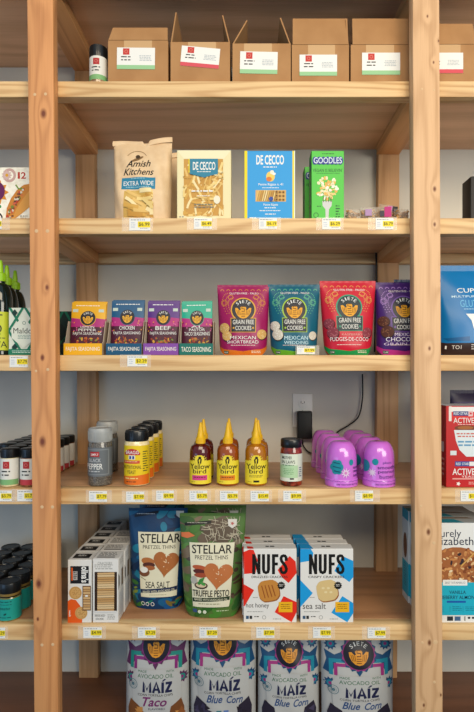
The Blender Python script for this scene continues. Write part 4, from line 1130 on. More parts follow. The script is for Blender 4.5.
a.T('ACTIVE DRY', 450, 469, 488, 475.6, WHITE, .01); a.T('YEAST', 459, 476.2, 475, 478.4, M('f6d9d4'), .02); a.R(450, 478.8, 488, 480.2, M('e9a49a')); a.star(456, 484.6, 1.2, 2.4, 5, WHITE); a.G(465, 482.6, 487, 486, 2, M('f0b3ab'), 6)
l = Art(0, 0, 10, 20); l.R(0, 0, 10, 20, M('b71b1f', .45)); l.R(3, 9, 7, 11.5, M('d9d2cc')); l.G(2, 13, 8, 18, 4, M('e9b3ab'), 3)
tp = Art(0, 0, 10, 10); tp.R(0, 0, 10, 10, M('cfd6dd')); tp.G(2, 3, 8, 7, 2, M('7d93b8'), 3)
yc_ = carton('yeast_carton', (446, 492, 406), .016, 4, .05, YRED, 'red and white active dry yeast carton, front one right of the right post', 'yeast box', 'red yeast cartons', a, left=l, top=tp)
clone(yc_, (yc_.location.x, yc_.location.y + .052, yc_.location.z), 'red yeast carton directly behind the front red yeast carton')
a = Art(455, 391, 505, 460); a.R(458, 398, 503, 440, M('33205c', .4)); a.G(462, 402, 500, 412, 2, M('8a78b5'), 3)
pouch('dark_pouch', (455, 505, 394), .16, 4, M('241642', .35), a, .08, 'dark violet pouch standing behind the red yeast cartons', 'pouch', None, None, 17, seal=.04)

# ============================================================ FIFTH SHELF
# teal labelled jars, left bay
w, h, cx, zz = rdims(-1.6, 20.6, 578.3, .012, 5); r = w / 2
tj = empty('sauce_jar', (cx, .012 + r, SZ[5] + .0003), 0, 'teal labelled jar with black lid, front one at the left picture edge', 'sauce jar', 'teal labelled jars')
pesto = speckle('olive_sauce', '5f5a28', '8a8038', 60, .4, .6, .15, .5)
MB().lathe([(r * .85, 0), (r * .97, .0015), (r, .006), (r, zz(595)), (r * .96, zz(593)), (r * .88, zz(591))], pesto, 32).build('glass_jar', tj)
mb = MB().lathe([(r * .95, zz(592)), (r * .97, zz(591.6)), (r * .97, zz(580)), (r * .93, zz(578.6)), (r * .86, zz(578.3)), (r * .83, zz(578.9))], black_cap, 36)
mb.lathe([(r * .972, zz(590.6)), (r * .975, zz(590.2)), (r * .975, zz(588.6)), (r * .972, zz(588.2))], M('8a7038', .4), 36); mb.build('lid', tj, smooth=40)
TL = M('1f9f94', .45)
a = Art(-1.6, 593, 20.6, 618)
a.T('pesto', 4, 602.5, 14.5, 606.5, M('0f3f42'), .01, .3); a.G(1, 595.5, 17, 598, 1, M('0f5f5e'), 3); a.G(2, 599, 16, 600.6, 1, M('0f5f5e'), 4); a.E(10, 610.5, 1.6, M('0f3f42'), .9, rot=-.7); a.G(2, 614, 17, 616, 1, M('0f5f5e'), 5)
wrap_label(tj, r, zz(618), zz(593), TL, a, 2.5)
dj = .0650
for i in range(1, 6): clone(tj, (cx, tj.location.y + dj * i, tj.location.z), 'black lidded jar with teal label, %s in the column nearest the left post' % rows[i - 1])
for i in range(1, 6): clone(tj, (cx - .0655, tj.location.y + dj * i - .03, tj.location.z), 'black lidded jar with teal label, %s in the column at the left picture edge' % ['front', 'second', 'third', 'fourth', 'rearmost'][i - 1])
for i in range(4, 6): clone(tj, (cx - .131, tj.location.y + dj * i - .03, tj.location.z), 'black lidded jar with teal label, far left column, %s' % ('fourth back' if i == 4 else 'rearmost'))

# cracker cartons
CW = M('e6e3de', .45); DK = M('1b1a1c', .45); CRK = [M(c, .6) for c in ('d6b07c', 'c59a63', 'e2c496')]
OR = M('e8641c', .45)
a = Art(67.8, 560, 91.5, 621)
a.R(70.3, 566, 88.8, 583, DK); a.T("olina's", 77.2, 570.5, 92.8, 577.8, WHITE, .03, rot=PI / 2); a.R(71.4, 567.5, 72.8, 580, OR); a.R(73, 571, 77.5, 579.5, M('b5b0ab')); a.G(73.5, 571.6, 77, 579, 4, INK, 3)
a.P([(67.8, 600), (71, 598), (76, 599), (80, 604), (83, 611), (82, 621), (67.8, 621)], OR)
for (x, y, q) in ((75.5, 592, 6.4), (81.3, 611.5, 6.2)):
    a.E(x, y, q, M('d2a768', .6), q * .98); a.ring(x, y, q * .8, q * .86, M('b98a4d', .6))
    for g in range(14): a.E(x + q * .6 * math.cos(g * 2.4) * (g % 3 + 1) / 3, y + q * .6 * math.sin(g * 2.4) * (g % 3 + 1) / 3, .5, M('a97b40'), .4, 6)
a.R(82.6, 585, 91, 609, M('6b4a33', .3))
for i in range(9): a.R(83.4, 586 + i * 2.5, 90.4, 588 + i * 2.5, CRK[i % 2])
a.R(85.4, 594, 88, 595.6, WHITE); a.T('seeds', 67, 611, 73, 613, WHITE, .02, rot=PI / 2)
def top_a():
    t = Art(0, 0, 24, 20); t.R(3, 5, 20, 16, DK); t.R(6, 7, 16, 13, M('4a4644')); t.G(7, 8, 15, 12, 2, WHITE, 3); return t
CD = .064
ca = carton('cracker_carton', (67.8, 91.5, 560), .010, 5, CD, CW, 'white cracker carton with black vertical name and orange patch, front of left row', 'cracker box', 'white cracker cartons', a, top=top_a(), right=None)
nm6 = ['second', 'third', 'fourth', 'fifth', 'rearmost']
b = Art(92.6, 558.6, 118.4, 621)
b.R(92.6, 558.6, 118.4, 559.2, M('c9c5bf')); b.T('CRACKERS', 97.5, 556.9 + 5, 112, 556.9 + 7.5, GREYINK, .01); b.G(94, 564.5, 113, 570, 3, GREYINK, 4, .4)
b.R(94.4, 571.6, 117, 610, M('3d2c20', .3))
for i in range(17): b.P([(97.2, 572.4 + i * 2.2), (114.2, 572.0 + i * 2.2), (114.6, 573.9 + i * 2.2), (97.6, 574.3 + i * 2.2)], CRK[(i * 2 + i // 3) % 3])
b.R(94.4, 608.9, 117, 610.2, CW); b.T('SEEDED', 94.6, 613, 105, 615, INK, .02); b.T('CRACKERS', 95.4, 616.4, 103.6, 618.2, INK, .02); b.G(107, 613, 115, 618.5, 4, GREYINK, 5, .45)
rs = Art(0, 0, 20, 60); rs.P([(0, 14), (4, 18), (4, 26), (0, 30)], M('3d2c20')); rs.R(11, 14, 17, 30, M('5a4a3f')); rs.R(12, 15, 16, 29, M('8a7358')); rs.G(3, 34, 18, 56, 9, M('a7b0c0'), 6, .4); rs.G(4, 3, 16, 9, 3, M('b9b5b0'), 7)
tb_ = Art(0, 0, 24, 20); tb_.G(3, 5, 21, 15, 4, INK, 8, .4); tb_.R(3, 15.5, 20, 18.5, M('8d8a86'))
cb = carton('cracker_carton', (92.8, 118.4, 558.6), .010, 5, CD, CW, 'white cracker carton with tall window of stacked crackers, front of right row', 'cracker box', 'white cracker cartons', b, right=rs, top=tb_)
for i in range(5): clone(ca, (ca.location.x + .002 * i, ca.location.y + (CD + .0012) * (i + 1), ca.location.z), 'white cracker carton with black top patch, %s in the left row' % nm6[i])
for i in range(3): clone(cb, (cb.location.x + .002 * (i + 1), cb.location.y + (CD + .0012) * (i + 1), cb.location.z), 'white cracker carton with grey printed top, %s in the right row' % ['second', 'third', 'rearmost'][i])

# pretzel pouches
def heart(a, x, y, s_, mat, mat2, rot=.1):
    pts = []
    for i in range(36):
        t = 2 * PI * i / 36
        u = 16 * math.sin(t) ** 3; v = -(13 * math.cos(t) - 5 * math.cos(2 * t) - 2 * math.cos(3 * t) - math.cos(4 * t))
        pts.append((x + s_ / 16 * (u * math.cos(rot) - v * math.sin(rot)), y + s_ / 16 * (u * math.sin(rot) + v * math.cos(rot))))
    a.P(pts, mat)
    R = random.Random(4)
    for i in range(16): g = R.uniform(0, 6.28); q = R.random() * .6 * s_; a.E(x + q * math.cos(g), y - s_ * .1 + q * math.sin(g), .6, [M('f2dfc0'), mat2][i % 2], .45, 6)
CRM = M('e3ddc2', .45)
def blotches(a, x0, y0, x1, y1, n, cols, seed, r0=3, r1=10):
    R = random.Random(seed)
    for i in range(n): a.E(R.uniform(x0, x1), R.uniform(y0, y1), R.uniform(r0, r1), cols[i % len(cols)], R.uniform(r0 * .4, r1 * .5), 16, R.uniform(-.8, .8))
yq = .085
a = Art(128, 511, 187, 603)
blotches(a, 128, 511, 187, 603, 60, [M(c, .4) for c in ('0d4a78', '12628f', '0b2f56', '1b7d9c', '0e3c66')], 3)
blotches(a, 128, 575, 140, 603, 10, [M('3f7a34', .4), M('2c5f3a', .4), M('8a9a3a', .4)], 4, 2, 5)
blotches(a, 145, 595, 185, 603, 9, [M('0e5a96', .4), M('7a6a34', .4), M('1f7d6a', .4)], 5, 2, 5)
a.P([(134, 514.5), (158, 510.8), (158, 513.4), (134, 517)], M('0a1a30')); a.G(136, 513.4, 156, 514.6, 1, M('b9c6d4'), 3)
a.P([(175.4, 508.6), (183.6, 508.6), (183, 515), (179.5, 517.6), (176, 515)], M('cfd3d2'))
a.P([(138, 530), (181, 530), (180, 590), (141, 590), (140, 560)], CRM)
a.T('STELLAR', 140.6, 531.6, 181.5, 540, BLACK, .012); a.T('PRETZEL THINS', 143.5, 542, 177, 545.2, INK, .0)
a.E(149, 556.5, 7, M('b5713a', .5), 3.4, rot=.1); a.E(150, 560, 6.6, M('5a2a1a', .5), 2.6); a.E(150.5, 562.6, 6.2, M('a86232', .5), 2.2)
heart(a, 167.6, 558, 13, M('ad6a35', .35), M('d9985c'))
a.E(145.4, 567, 5.6, M('7a4a2c', .5), 3.6); a.E(145, 564.4, 4.2, M('e9e6e0', .5), 2.7); a.L([(141, 571), (147, 574)], .6, M('7a6a50'))
a.T('SEA SALT', 146.6, 575.3, 172.4, 581.2, BLACK, .012); a.P([(141, 582.6), (180, 580.6), (180, 584.4), (141, 586.2)], M('14284e')); a.T('BAKED WITH AVOCADO OIL', 143.4, 583, 178, 585.2, CRM, .02, rot=-.05); a.G(149, 587.4, 172, 588.6, 1, M('9a9478'), 6)
for x in (142.8, 148, 153.8): a.ring(x, 597, 1.5, 2.1, WHITE, 14)
sp = pouch('pretzel_pouch', (125, 185.5, 514.5), yq, 5, M('0d3f6a', .33), a, .085, 'dark blue sea salt pretzel pouch with cream panel, front one beside the cracker cartons', 'pretzel pouch', 'pretzel pouches', (130.5, 182), 21, seal=.028, wr=.002)
clone(sp, (sp.location.x + .014, sp.location.y + .09, sp.location.z + .0), 'dark blue pretzel pouch standing behind the front blue pretzel pouch')

yq = .03
G1 = [M(c, .42) for c in ('4d7a33', '3a5f2c', '6b5a44', '5f8a3e', '7d6c55')]
a = Art(181, 517, 245, 622)
blotches(a, 181, 517, 245, 560, 26, [M('6b5a49', .42), M('7f6f5c', .42), M('55483b', .42), M('5d7a3e', .42)], 6)
blotches(a, 181, 517, 196, 622, 24, G1, 7); blotches(a, 232, 545, 245, 600, 12, [M('4a3b2f', .42), M('5e4c3c', .42)], 8, 2, 5)
blotches(a, 181, 602, 245, 622, 18, [M('3f7a2f', .42), M('4d8a38', .42), M('356a2c', .42)], 9)
a.E(221, 531, 17, M('5d4d3d', .42), 12)
R_ = random.Random(2)
for i in range(46):
    g = R_.uniform(-.5, .5) if i % 2 else R_.uniform(.9, 1.9); x, y = R_.uniform(206, 240), R_.uniform(520, 541)
    a.L([(x - 5 * math.cos(g), y - 5 * math.sin(g)), (x + 1, y + .6), (x + 5 * math.cos(g + .2), y + 5 * math.sin(g + .2))], .55, M('b9b09a', .45))
a.P([(182, 534), (190, 533), (196, 536.5), (188, 539.5), (182, 538.5)], M('d97845'))
a.P([(186, 523.4), (212, 521), (212, 523.9), (186, 526.4)], M('161512')); a.G(188, 523, 210, 524.4, 1, M('b9b7a8'), 3)
a.P([(228, 519.6), (237, 519.6), (236.6, 526), (232.6, 529), (228.6, 526)], M('d9d6cf')); a.star(232.6, 524, 1, 2.2, 5, M('b9605a'))
a.P([(190.3, 543), (235.5, 543), (233, 602), (232, 608.5), (192.4, 608.5), (191.6, 575)], CRM)
a.T('STELLAR', 193, 545, 233.2, 554, BLACK, .012); a.T('PRETZEL THINS', 196, 555.6, 229.4, 559.8, INK, .0)
a.E(200.5, 568, 7.4, M('b5582e', .5), 2.6, rot=.12); a.E(201, 572, 7.2, M('5a1f16', .5), 2.6, rot=.1); a.E(202, 575.4, 7.2, M('a34a2a', .5), 2.4)
heart(a, 219.8, 575, 15, M('bf7440', .35), M('e6a874'))
a.E(202, 585.8, 7, M('4a3526', .5), 3.6); a.E(202, 585.4, 5.6, M('d9c3a2', .5), 2.4); a.E(194.5, 580.5, 3.5, M('b5b1a8', .5), 3.8)
a.P([(198, 584), (201, 579), (206, 577), (204, 582), (200, 585.5)], M('3f8a3a', .5)); a.E(204, 583.8, 3, M('4f9a45', .5), 1.4, rot=.5)
a.T('TRUFFLE PESTO', 192.7, 590.5, 231.8, 597.4, BLACK, .008); a.P([(192.4, 599), (232.6, 597.6), (232.4, 601.6), (192.6, 603.2)], M('26391f')); a.T('BAKED WITH AVOCADO OIL', 194.6, 599.4, 230.5, 601.6, CRM, .02); a.G(197, 604.5, 226, 606.6, 1, M('9a9a78'), 6)
a.R(192, 611.5, 196.6, 615.5, M('3a5a8a'))
for x in (199.4, 205.2): a.E(x, 614.5, 2, M('dfe6d2'), 2)
a.G(218, 613, 232, 615, 1, M('cfe0b5'), 7)
tp_ = pouch('pretzel_pouch', (178.5, 246, 520), yq, 5, M('587a3d', .35), a, .085, 'green truffle pesto pretzel pouch with cream panel, front one in the shelf centre', 'pretzel pouch', 'pretzel pouches', (183, 239), 22, seal=.028, wr=.002)
clone(tp_, (tp_.location.x + .002, tp_.location.y + .092, tp_.location.z), 'green and brown pretzel pouch standing behind the front green pretzel pouch')

# snack cracker cartons in two columns
def nufs(x0, x1, col, col2, word, sub, label, dec):
    a = Art(x0, 549, x0 + 53, 622.4); c = M(col, .42); o = x0
    c2 = M(col2, .42)
    if dec == 'red':
        a.P([(o + 0, 552), (o + 6, 549.5), (o + 10, 550), (o + 14, 560), (o + 12, 573), (o + .5, 574)], c)
        a.P([(o + 34, 570), (o + 46, 556), (o + 52, 561.5), (o + 53, 573), (o + 45, 583), (o + 38, 577)], c)
        a.P([(o, 584), (o + 10.5, 590), (o + 1, 606), (o, 606)], c)
        a.P([(o + 40, 596), (o + 53, 602), (o + 53, 612), (o + 48, 622), (o + 31, 612)], c)
    else:
        a.P([(o, 549), (o + 10.5, 549), (o + 13, 553), (o + 12, 560.5), (o, 562.5)], c)
        a.P([(o + 34, 571), (o + 42, 556), (o + 53, 561), (o + 53, 577), (o + 49, 582)], c)
        a.P([(o, 580), (o + 12.5, 593), (o, 607)], c)
        a.P([(o + 42, 596), (o + 53, 603), (o + 53, 613), (o + 47, 622), (o + 31, 612.5)], c)
    t0, t1 = 554.2, 574.2                   # tall condensed capitals
    a.P([(o + 8.6, t0), (o + 11.4, t0), (o + 13.9, t0 + 9.5), (o + 13.9, t0), (o + 16.9, t0), (o + 16.9, t1), (o + 14.1, t1), (o + 11.6, t0 + 10.5), (o + 11.6, t1), (o + 8.6, t1)], BLACK)
    a.L([(o + 19.9, t0), (o + 19.9, t1 - 4.5), (o + 20.6, t1 - 2.2), (o + 22.4, t1 - 1.5), (o + 24.2, t1 - 2.2), (o + 24.9, t1 - 4.5), (o + 24.9, t0)], 3.1, BLACK)
    a.P([(o + 28.4, t0), (o + 34.8, t0), (o + 34.8, t0 + 3), (o + 31.4, t0 + 3), (o + 31.4, t0 + 8.3), (o + 34.3, t0 + 8.3), (o + 34.3, t0 + 11.2), (o + 31.4, t0 + 11.2), (o + 31.4, t1), (o + 28.4, t1)], BLACK)
    a.L([(o + 42.7, t0 + 6.6), (o + 42.5, t0 + 3.2), (o + 41.4, t0 + 1.7), (o + 39.8, t0 + 1.5), (o + 38.1, t0 + 2.2), (o + 37.4, t0 + 4.2), (o + 38.0, t0 + 6.8), (o + 39.8, t0 + 9.2), (o + 41.8, t0 + 11.8), (o + 42.8, t0 + 14.6), (o + 42.4, t0 + 17), (o + 41.2, t0 + 18.3), (o + 39.8, t0 + 18.6), (o + 38.2, t0 + 18), (o + 37.3, t0 + 16.2), (o + 37.2, t0 + 13)], 3.0, BLACK)
    a.T(sub, o + 8, 575.7, o + 44, 578, INK, .02)
    ck = M('c98a3c' if dec == 'red' else 'dcc087', .6); ed = M('a0612a', .6)
    def sq(x, y, s_, rot, m):
        pts = []
        for k_ in range(4):
            for e in (-.5, -.25, 0, .25, .5):
                g = rot + k_ * PI / 2 + e; pts.append((x + s_ * math.cos(g) * (1 if abs(e) < .4 else .93), y + s_ * math.sin(g) * (1 if abs(e) < .4 else .93)))
        a.P(pts, m)
    qx = o + (25.0 if dec == 'red' else 26.8)
    sq(qx + .6, 591.2, 12.0, .62, ed); sq(qx, 590.4, 11.6, .62, ck)
    for k_ in range(4):
        if dec == 'red': a.L([(qx - 7 + k_ * 3.4, 583.5 - k_ * .3 + 2), (qx - 3.5 + k_ * 3.4, 598 - k_ * .7)], .9, M('9a5420'))
        else: a.E(qx - 4 + k_ * 2.6, 588 + (k_ % 2) * 4, 1.6, M('e9d6a5'), 1.1)
    a.star(o + 37.6, 585.4, 3.3, 4.2, 12, BLACK); a.G(o + 35.4, 584, o + 40, 587, 2, M('d9d5cf'), 4, .4)
    t = word
    a.T(t, o + 2.4, 602.8, o + 25.5, 608.8, M('4a4746', .5), .0)
    a.G(o + 9, 597, o + 15, 598.2, 1, GREYINK, 5); a.G(o + 2.4, 611.2, o + 22, 612.6, 1, GREYINK, 6)
    a.R(o + 35.0, 601.8, o + 48.8, 612.0, M('f2b81f', .45)); a.G(o + 37, 604, o + 47, 609.6, 3, M('8a5a12'), 7, .35)
    a.R(o + 2.4, 615.6, o + 5.2, 618.8, M('3a5a78')); a.R(o + 6, 615.6, o + 8.6, 618.8, INK); a.G(o + 10.6, 616, o + 16, 618, 1, INK, 8); a.ring(o + 20.5, 617.2, 1.5, 2, GREYINK, 14)
    a.G(o + 29, 618.4, o + 38, 620, 1, GREYINK, 9)
    tp = Art(0, 0, 53, 12); tp.G(22, 5, 33, 8, 1, BLACK, 3, .8)
    if dec == 'red': tp.P([(4, 12), (3, 6), (9, 7), (10, 12)], c)
    else: tp.P([(0, 0), (10, 0), (13, 12), (0, 12)], c)
    l = Art(0, 0, 10, 60); l.R(0, 0, 10, 60, c2 if dec != 'red' else M('dedad5', .45)); l.P([(0, 20), (10, 30), (10, 44), (0, 40)], c)
    return carton('snack_cracker_carton', (x0, x1, 549), .011, 5, .042, M('e8e5e0', .42), label, 'cracker box', 'snack cracker cartons', a, left=l, top=tp)
for (x0, x1, c, c2, wd, sb, dec, nm, lean) in ((243.6, 296.6, 'e8331f', 'd9d6d2', 'hot honey', 'DRIZZLED CRACKERS', 'red', 'white cracker carton with red shapes and big black letters', 0), (300.3, 353.3, '1f9fdd', '1a5fa0', 'sea salt', 'CRISPY CRACKERS', 'blue', 'white cracker carton with blue shapes and big black letters', 0)):
    o = nufs(x0, x1, c, c2, wd, sb, nm + ', front one', dec)
    for i in (1, 2): clone(o, (o.location.x + (-.004 if dec == 'red' else -.006) * i, o.location.y + .0435 * i, o.location.z), nm + (', middle one of three' if i == 1 else ', rear one of three'))

# granola cartons, right bay
AQ = M('25b4cc', .45)
def granola(x0):
    a = Art(x0, 523, x0 + 67, 622); o = x0
    a.R(o, 523, o + 67, 580, M('e9e9e6', .45)); a.R(o, 580, o + 67, 614.5, AQ); a.R(o, 614.5, o + 67, 622, M('ecebe8', .45))
    a.T('purely', o + 11, 529.5, o + 36.5, 539.5, M('1c2a44'), .0); a.T('elizabeth', o + 8.5, 537, o + 48.8, 545, M('1c2a44'), .0)
    R = random.Random(7); a.E(o + 32, 569, 30, M('a8683a', .5), 22)
    for i in range(190):
        g = R.uniform(0, 6.28); q = R.random() ** .5
        a.E(o + 32 + 29 * q * math.cos(g), 569 + 21 * q * math.sin(g), R.uniform(1, 3), [M(c, .55) for c in ('bd7a42', 'd9a066', '8a4a24', 'c98a50', 'e3b883', 'a8683a', '3a2a30', 'efdcb8')][i % 8], R.uniform(.7, 1.7), 9, R.uniform(0, 3))
    a.R(o, 582, o + 67, 614.5, AQ); a.L([(o + 50, 552), (o + 36, 566)], 1.4, M('d9a75c')); 
    a.R(o - 6 + 24, 579.4, o - 6 + 48.5, 585, M('f2f2ee')); a.T('2027 VITAMIN D', o - 6 + 26, 581.2, o - 6 + 46.5, 583.4, M('6a7480'), .0)
    a.T('VANILLA', o - 6 + 30.5, 590, o - 6 + 47, 593.4, M('123a52'), .03); a.T('BLUEBERRY ALMOND', o - 6 + 17, 595, o - 6 + 59, 598.6, M('123a52'), .03); a.R(o - 6 + 28, 600.2, o - 6 + 47, 602.2, M('1c62b0'))
    for q in (24, 31, 44): a.R(o - 6 + q, 605.5, o - 6 + q + .4, 611.5, M('1a8aa0'))
    a.G(o - 6 + 33, 605.8, o - 6 + 43, 611, 3, M('148298'), 5, .4); a.G(o - 6 + 10, 606, o - 6 + 22, 611, 3, M('148298'), 6, .4); a.G(o - 6 + 46, 606, o - 6 + 62, 611, 3, M('148298'), 7, .4)
    a.R(o - 6 + 28.5, 616, o - 6 + 34.5, 620.4, M('2b3138')); a.R(o - 6 + 36, 616, o - 6 + 42, 620.4, M('4a6a90')); a.R(o - 6 + 45.5, 616, o - 6 + 47, 620.4, GREYINK)
    for q in (50.5, 54.5): a.E(o - 6 + q, 617.4, 1.4, INK, 1.1)
    l = Art(0, 0, 20, 100); l.R(0, 0, 20, 60, M('dfe4e6', .45)); l.R(0, 57, 20, 93, AQ); l.R(0, 93, 20, 100, M('dfe0dd', .45)); l.R(0, 0, 20, 11, M('2a9fb8', .45)); l.E(10, 40, 6, M('7a4a2a', .5), 14); l.G(6, 60, 14, 86, 9, M('0f7d92'), 4, .4)
    tp = Art(0, 0, 67, 20); tp.R(0, 0, 67, 20, M('a9adad')); tp.P([(0, 8), (34, 8), (40, 20), (0, 20)], M('1f8fa3', .45)); tp.P([(10, 2), (50, 2), (56, 6), (14, 6)], M('7a6250'))
    return carton('granola_carton', (x0, x0 + 67, 523), .012, 5, .060, M('dfe3e4', .45), 'white and turquoise granola carton right of the right post, front one', 'granola box', 'granola cartons', a, left=l, top=tp)
gr = granola(424.5)
for i in (1, 2): clone(gr, (gr.location.x - .004 * i, gr.location.y + .0615 * i, gr.location.z), 'granola carton %s the front granola carton' % ('directly behind' if i == 1 else 'two places behind'))

# ============================================================ BOTTOM SHELF: tortilla chip bags
def chip_bag(px, bot, yf, chips, word, c1, c2, c3, label, seed, script=True):
    W, H = 66.0, 105.0
    a = Art(0, 0, W, H); m1, m2, m3 = M(c1, .4), M(c2, .4), M(c3, .4); BG = M('bcbcba', .36)
    for (x, y) in ((8, 8), (58, 8), (7, 46), (60, 46)):
        a.star(x, y, 4.2, 6.2, 10, m2); a.E(x, y, 3.2, m3, n=12); a.E(x, y, 1.6, m1, n=10)
    for s_ in (-1, 1):
        f = lambda u, v: (W / 2 + s_ * u, v)
        a.P([f(15, 15), f(22, 18), f(31, 13), f(29, 22), f(32, 34), f(25, 36), f(20, 24), f(14, 23)], m2)
        a.P([f(12, 21.5), f(27, 21.5), f(27, 37), f(23.4, 37), f(23.4, 25), f(12, 25)], m3)
        a.P([f(10, 25.6), f(22.6, 25.6), f(22.6, 37), f(19.6, 37), f(19.6, 28.6), f(10, 28.6)], m1)
    a.star(W / 2, 16.5, 15.2, 17.2, 16, m2); a.star(W / 2, 16.5, 14.4, 15.8, 16, m1, .1)
    emblem(a, W / 2, 16.5, 14.0, M('2a1c38', .4), M('1b1a2b', .4), M('e0992a', .4), .04)
    a.P([(W / 2 - 3, 32), (W / 2 + 3, 32), (W / 2, 37)], m2)
    a.P([(13, 36.6), (53, 36.6), (59, 44), (59, 66), (50, 80), (14, 80), (9, 66), (8, 44)], BG)
    GR = M('2f6b46', .45); NV = M('20244a', .45)
    a.T('MADE', 15, 37.4, 24, 39.6, GR, .0); a.T('WITH', 44, 37.4, 52, 39.6, GR, .0)
    a.T('AVOCADO OIL', 14.5, 40.9, 51.5, 44.6, GR, .0)
    LW = 2.7
    a.L([(21.2, 58), (21.2, 48.4), (24.6, 55.5), (28.0, 48.4), (28.0, 58)], LW, NV)
    a.L([(31.0, 58), (34.4, 48), (37.8, 58)], LW, NV); a.R(32.4, 53.6, 36.4, 55.6, NV)
    a.R(39.6, 48, 42.2, 58, NV); a.P([(39.8, 47.2), (42.6, 45.0), (44.4, 45.4), (41.6, 47.4)], NV)
    a.P([(43.8, 48), (50.2, 48), (50.2, 50), (46.8, 55.7), (50.2, 55.7), (50.2, 58), (43.4, 58), (43.4, 56), (46.9, 50.3), (43.8, 50.3)], NV)
    a.T('CORN TORTILLA CHIPS', 15, 59.2, 51, 61.4, INK, .02)
    if word == 'Taco':
        a.T('Taco', 20, 62.4, 45, 71.5, M('7a2a6a', .45), .02, .35); a.T('FLAVORED', 26, 73, 43, 75, NV, .02)
    else:
        a.T('Blue', 17, 62.4, 33, 70, M('2c4f80', .45), .02, .35); a.T('Corn', 37, 62.4, 53, 70, M('2c4f80', .45), .02, .35)
    a.ring(9.5, 51.5, 4.2, 4.8, M('5a7a85'), 20); a.E(9.5, 51.5, 1.6, M('5a7a85')); a.ring(9.5, 51.5, 2.6, 3, M('8aa0a8'), 16)
    a.R(27, 77, 32, 81, M('2f7a8a', .45)); a.R(34, 77, 39, 81, M('5f7fb8', .45))
    R = random.Random(seed)
    cc = [M(c, .6) for c in chips]
    for s_ in (-1, 1):
        a.P([(W / 2 + s_ * 14, 82), (W / 2 + s_ * 16, 72), (W / 2 + s_ * 26, 66), (W / 2 + s_ * 29, 76), (W / 2 + s_ * 28, 103), (W / 2 + s_ * 8, 103)], cc[0])
        for i in range(9):
            x, y = W / 2 + s_ * R.uniform(15, 26), R.uniform(74, 100); g = R.uniform(0, 6); q = R.uniform(3, 6)
            a.P([(x + q * math.cos(g + t), y + q * math.sin(g + t)) for t in (0, 2.1, 4.2)], cc[1 + i % (len(cc) - 1)])
    return pouch('tortilla_chip_bag', px, yf, 6, BG, a, .085, label, 'chip bag', 'tortilla chip bags on the bottom shelf', bot, seed, seal=.02, wr=.0045, full=.45, flatn=2.2)
TC = ('7a4a24', 'b5763a', 'c98c48', '95592c'); BC = ('2a2438', '3a3450', '231d2e', '4a4460')
tc_ = chip_bag((123, 186.5, 632.5), (123, 188), .07, TC, 'Taco', '8a2a78', '5f2a58', '1f8a80', 'taco flavoured tortilla chip bag with maroon and green pattern, leftmost of four', 31)
clone(tc_, (tc_.location.x - .003, tc_.location.y + .105, tc_.location.z), 'tortilla chip bag hidden behind the leftmost maroon patterned chip bag')
BL = ('a0357d', '1d4f78', '23879f')
chip_bag((189, 256, 629.5), (189, 256), .075, BC, 'Blue', *BL, 'blue corn tortilla chip bag between the maroon patterned bag and the centre bag', 32)
chip_bag((258.5, 321, 639.5), (258, 321), .075, BC, 'Blue', *BL, 'blue corn tortilla chip bag under the red and blue cracker cartons, third from left', 33)
chip_bag((323.5, 397.5, 642), (323.5, 396), .06, BC, 'Blue', *BL, 'blue corn tortilla chip bag nearest the right post, rightmost of four', 34)

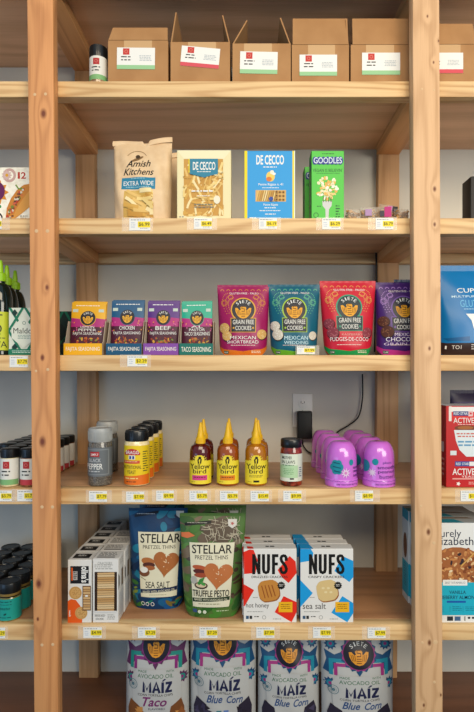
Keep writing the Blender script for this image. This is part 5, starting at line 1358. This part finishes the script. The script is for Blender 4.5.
# ============================================================ price tags
price_tag(129.5, 150.5, 218.5, 230.5, '$6.99', 'below the kraft noodle bag', (122, 153))
price_tag(194, 212, 218.5, 229, '$6.49', 'below the egg pasta carton', (187, 217))
price_tag(259, 277, 218.3, 229, '$6.19', 'below the blue pasta carton', (252, 281))
price_tag(322, 340.5, 218.5, 229.3, '$6.29', 'below the green macaroni carton')
price_tag(375.5, 393.3, 218.3, 229.3, '$6.79', 'below the cellophane snack packets', (368, 397))
price_tag(-14, 2, 218.5, 229, '$5.99', 'below the taco shell carton', (-18, 10))
price_tag(10, 28, 356, 367, '$7.79', 'below the lattice-patterned salt carton', (9, 29))
price_tag(127.5, 147.5, 355.6, 366.3, '$2.29', 'between the blue and purple seasoning trays', (120, 151))
price_tag(-6, 12, 490.5, 501, '$5.79', 'below the front green-banded spice jar')
price_tag(17.5, 35, 490, 501, '$5.79', 'below the front red-banded spice jar, beside the left post')
price_tag(89.2, 107.2, 491, 501.5, '$7.79', 'below the front pepper shaker', (86, 112))
price_tag(126.3, 144.4, 491.5, 501.7, '$7.99', 'below the front yellow yeast shaker', (122, 148))
price_tag(156.3, 174, 490.5, 500.8, '$9.99', 'right of the yeast shakers with nothing standing above it', (152, 177))
price_tag(189.5, 207.5, 490.5, 501, '$5.79', 'below the dark red hot sauce bottle', (184, 211))
price_tag(220, 238, 490.7, 501, '$5.79', 'below the orange brown hot sauce bottle', (215, 241))
price_tag(250.5, 268.8, 490.7, 501, '$15.49', 'below the golden hot sauce bottle', (245, 272))
price_tag(283.3, 301.5, 490.7, 501, '$9.99', 'below the salsa jar', (278, 306))
price_tag(355, 373, 490.5, 501, '$8.99', 'below the pink peanut butter jars', (350, 380))
price_tag(460.5, 480, 490.5, 501, '$1.99', 'below the red yeast carton', (455, 484))
price_tag(-12, 5.5, 627.5, 638, '$7.29', 'below the teal labelled jars', (-15, 8))
price_tag(83.5, 102, 627, 637.6, '$4.99', 'below the white cracker cartons', (78, 106))
price_tag(138, 156, 627, 637.6, '$7.29', 'below the blue pretzel pouch', (132, 160))
price_tag(199.5, 217.5, 627, 637.6, '$7.29', 'below the green pretzel pouch', (193, 221))
price_tag(256.3, 274.5, 627, 637.6, '$7.99', 'below the red patterned cracker carton', (251, 280))
price_tag(313, 331, 627, 637.6, '$7.99', 'below the blue patterned cracker carton', (308, 335))
price_tag(367.5, 385.5, 627.3, 637.8, '$7.99', 'beside the right post with nothing standing above it', (362, 390))
# price tag lying against the base of the teal cookie pouch
t = price_tag(297.5, 315.5, 346.5, 354.2, '$7.99', 'standing against the base of the teal cookie pouch', (296, 320))
t.location.y = .0155; t.location.z = SZ[3] + .0004
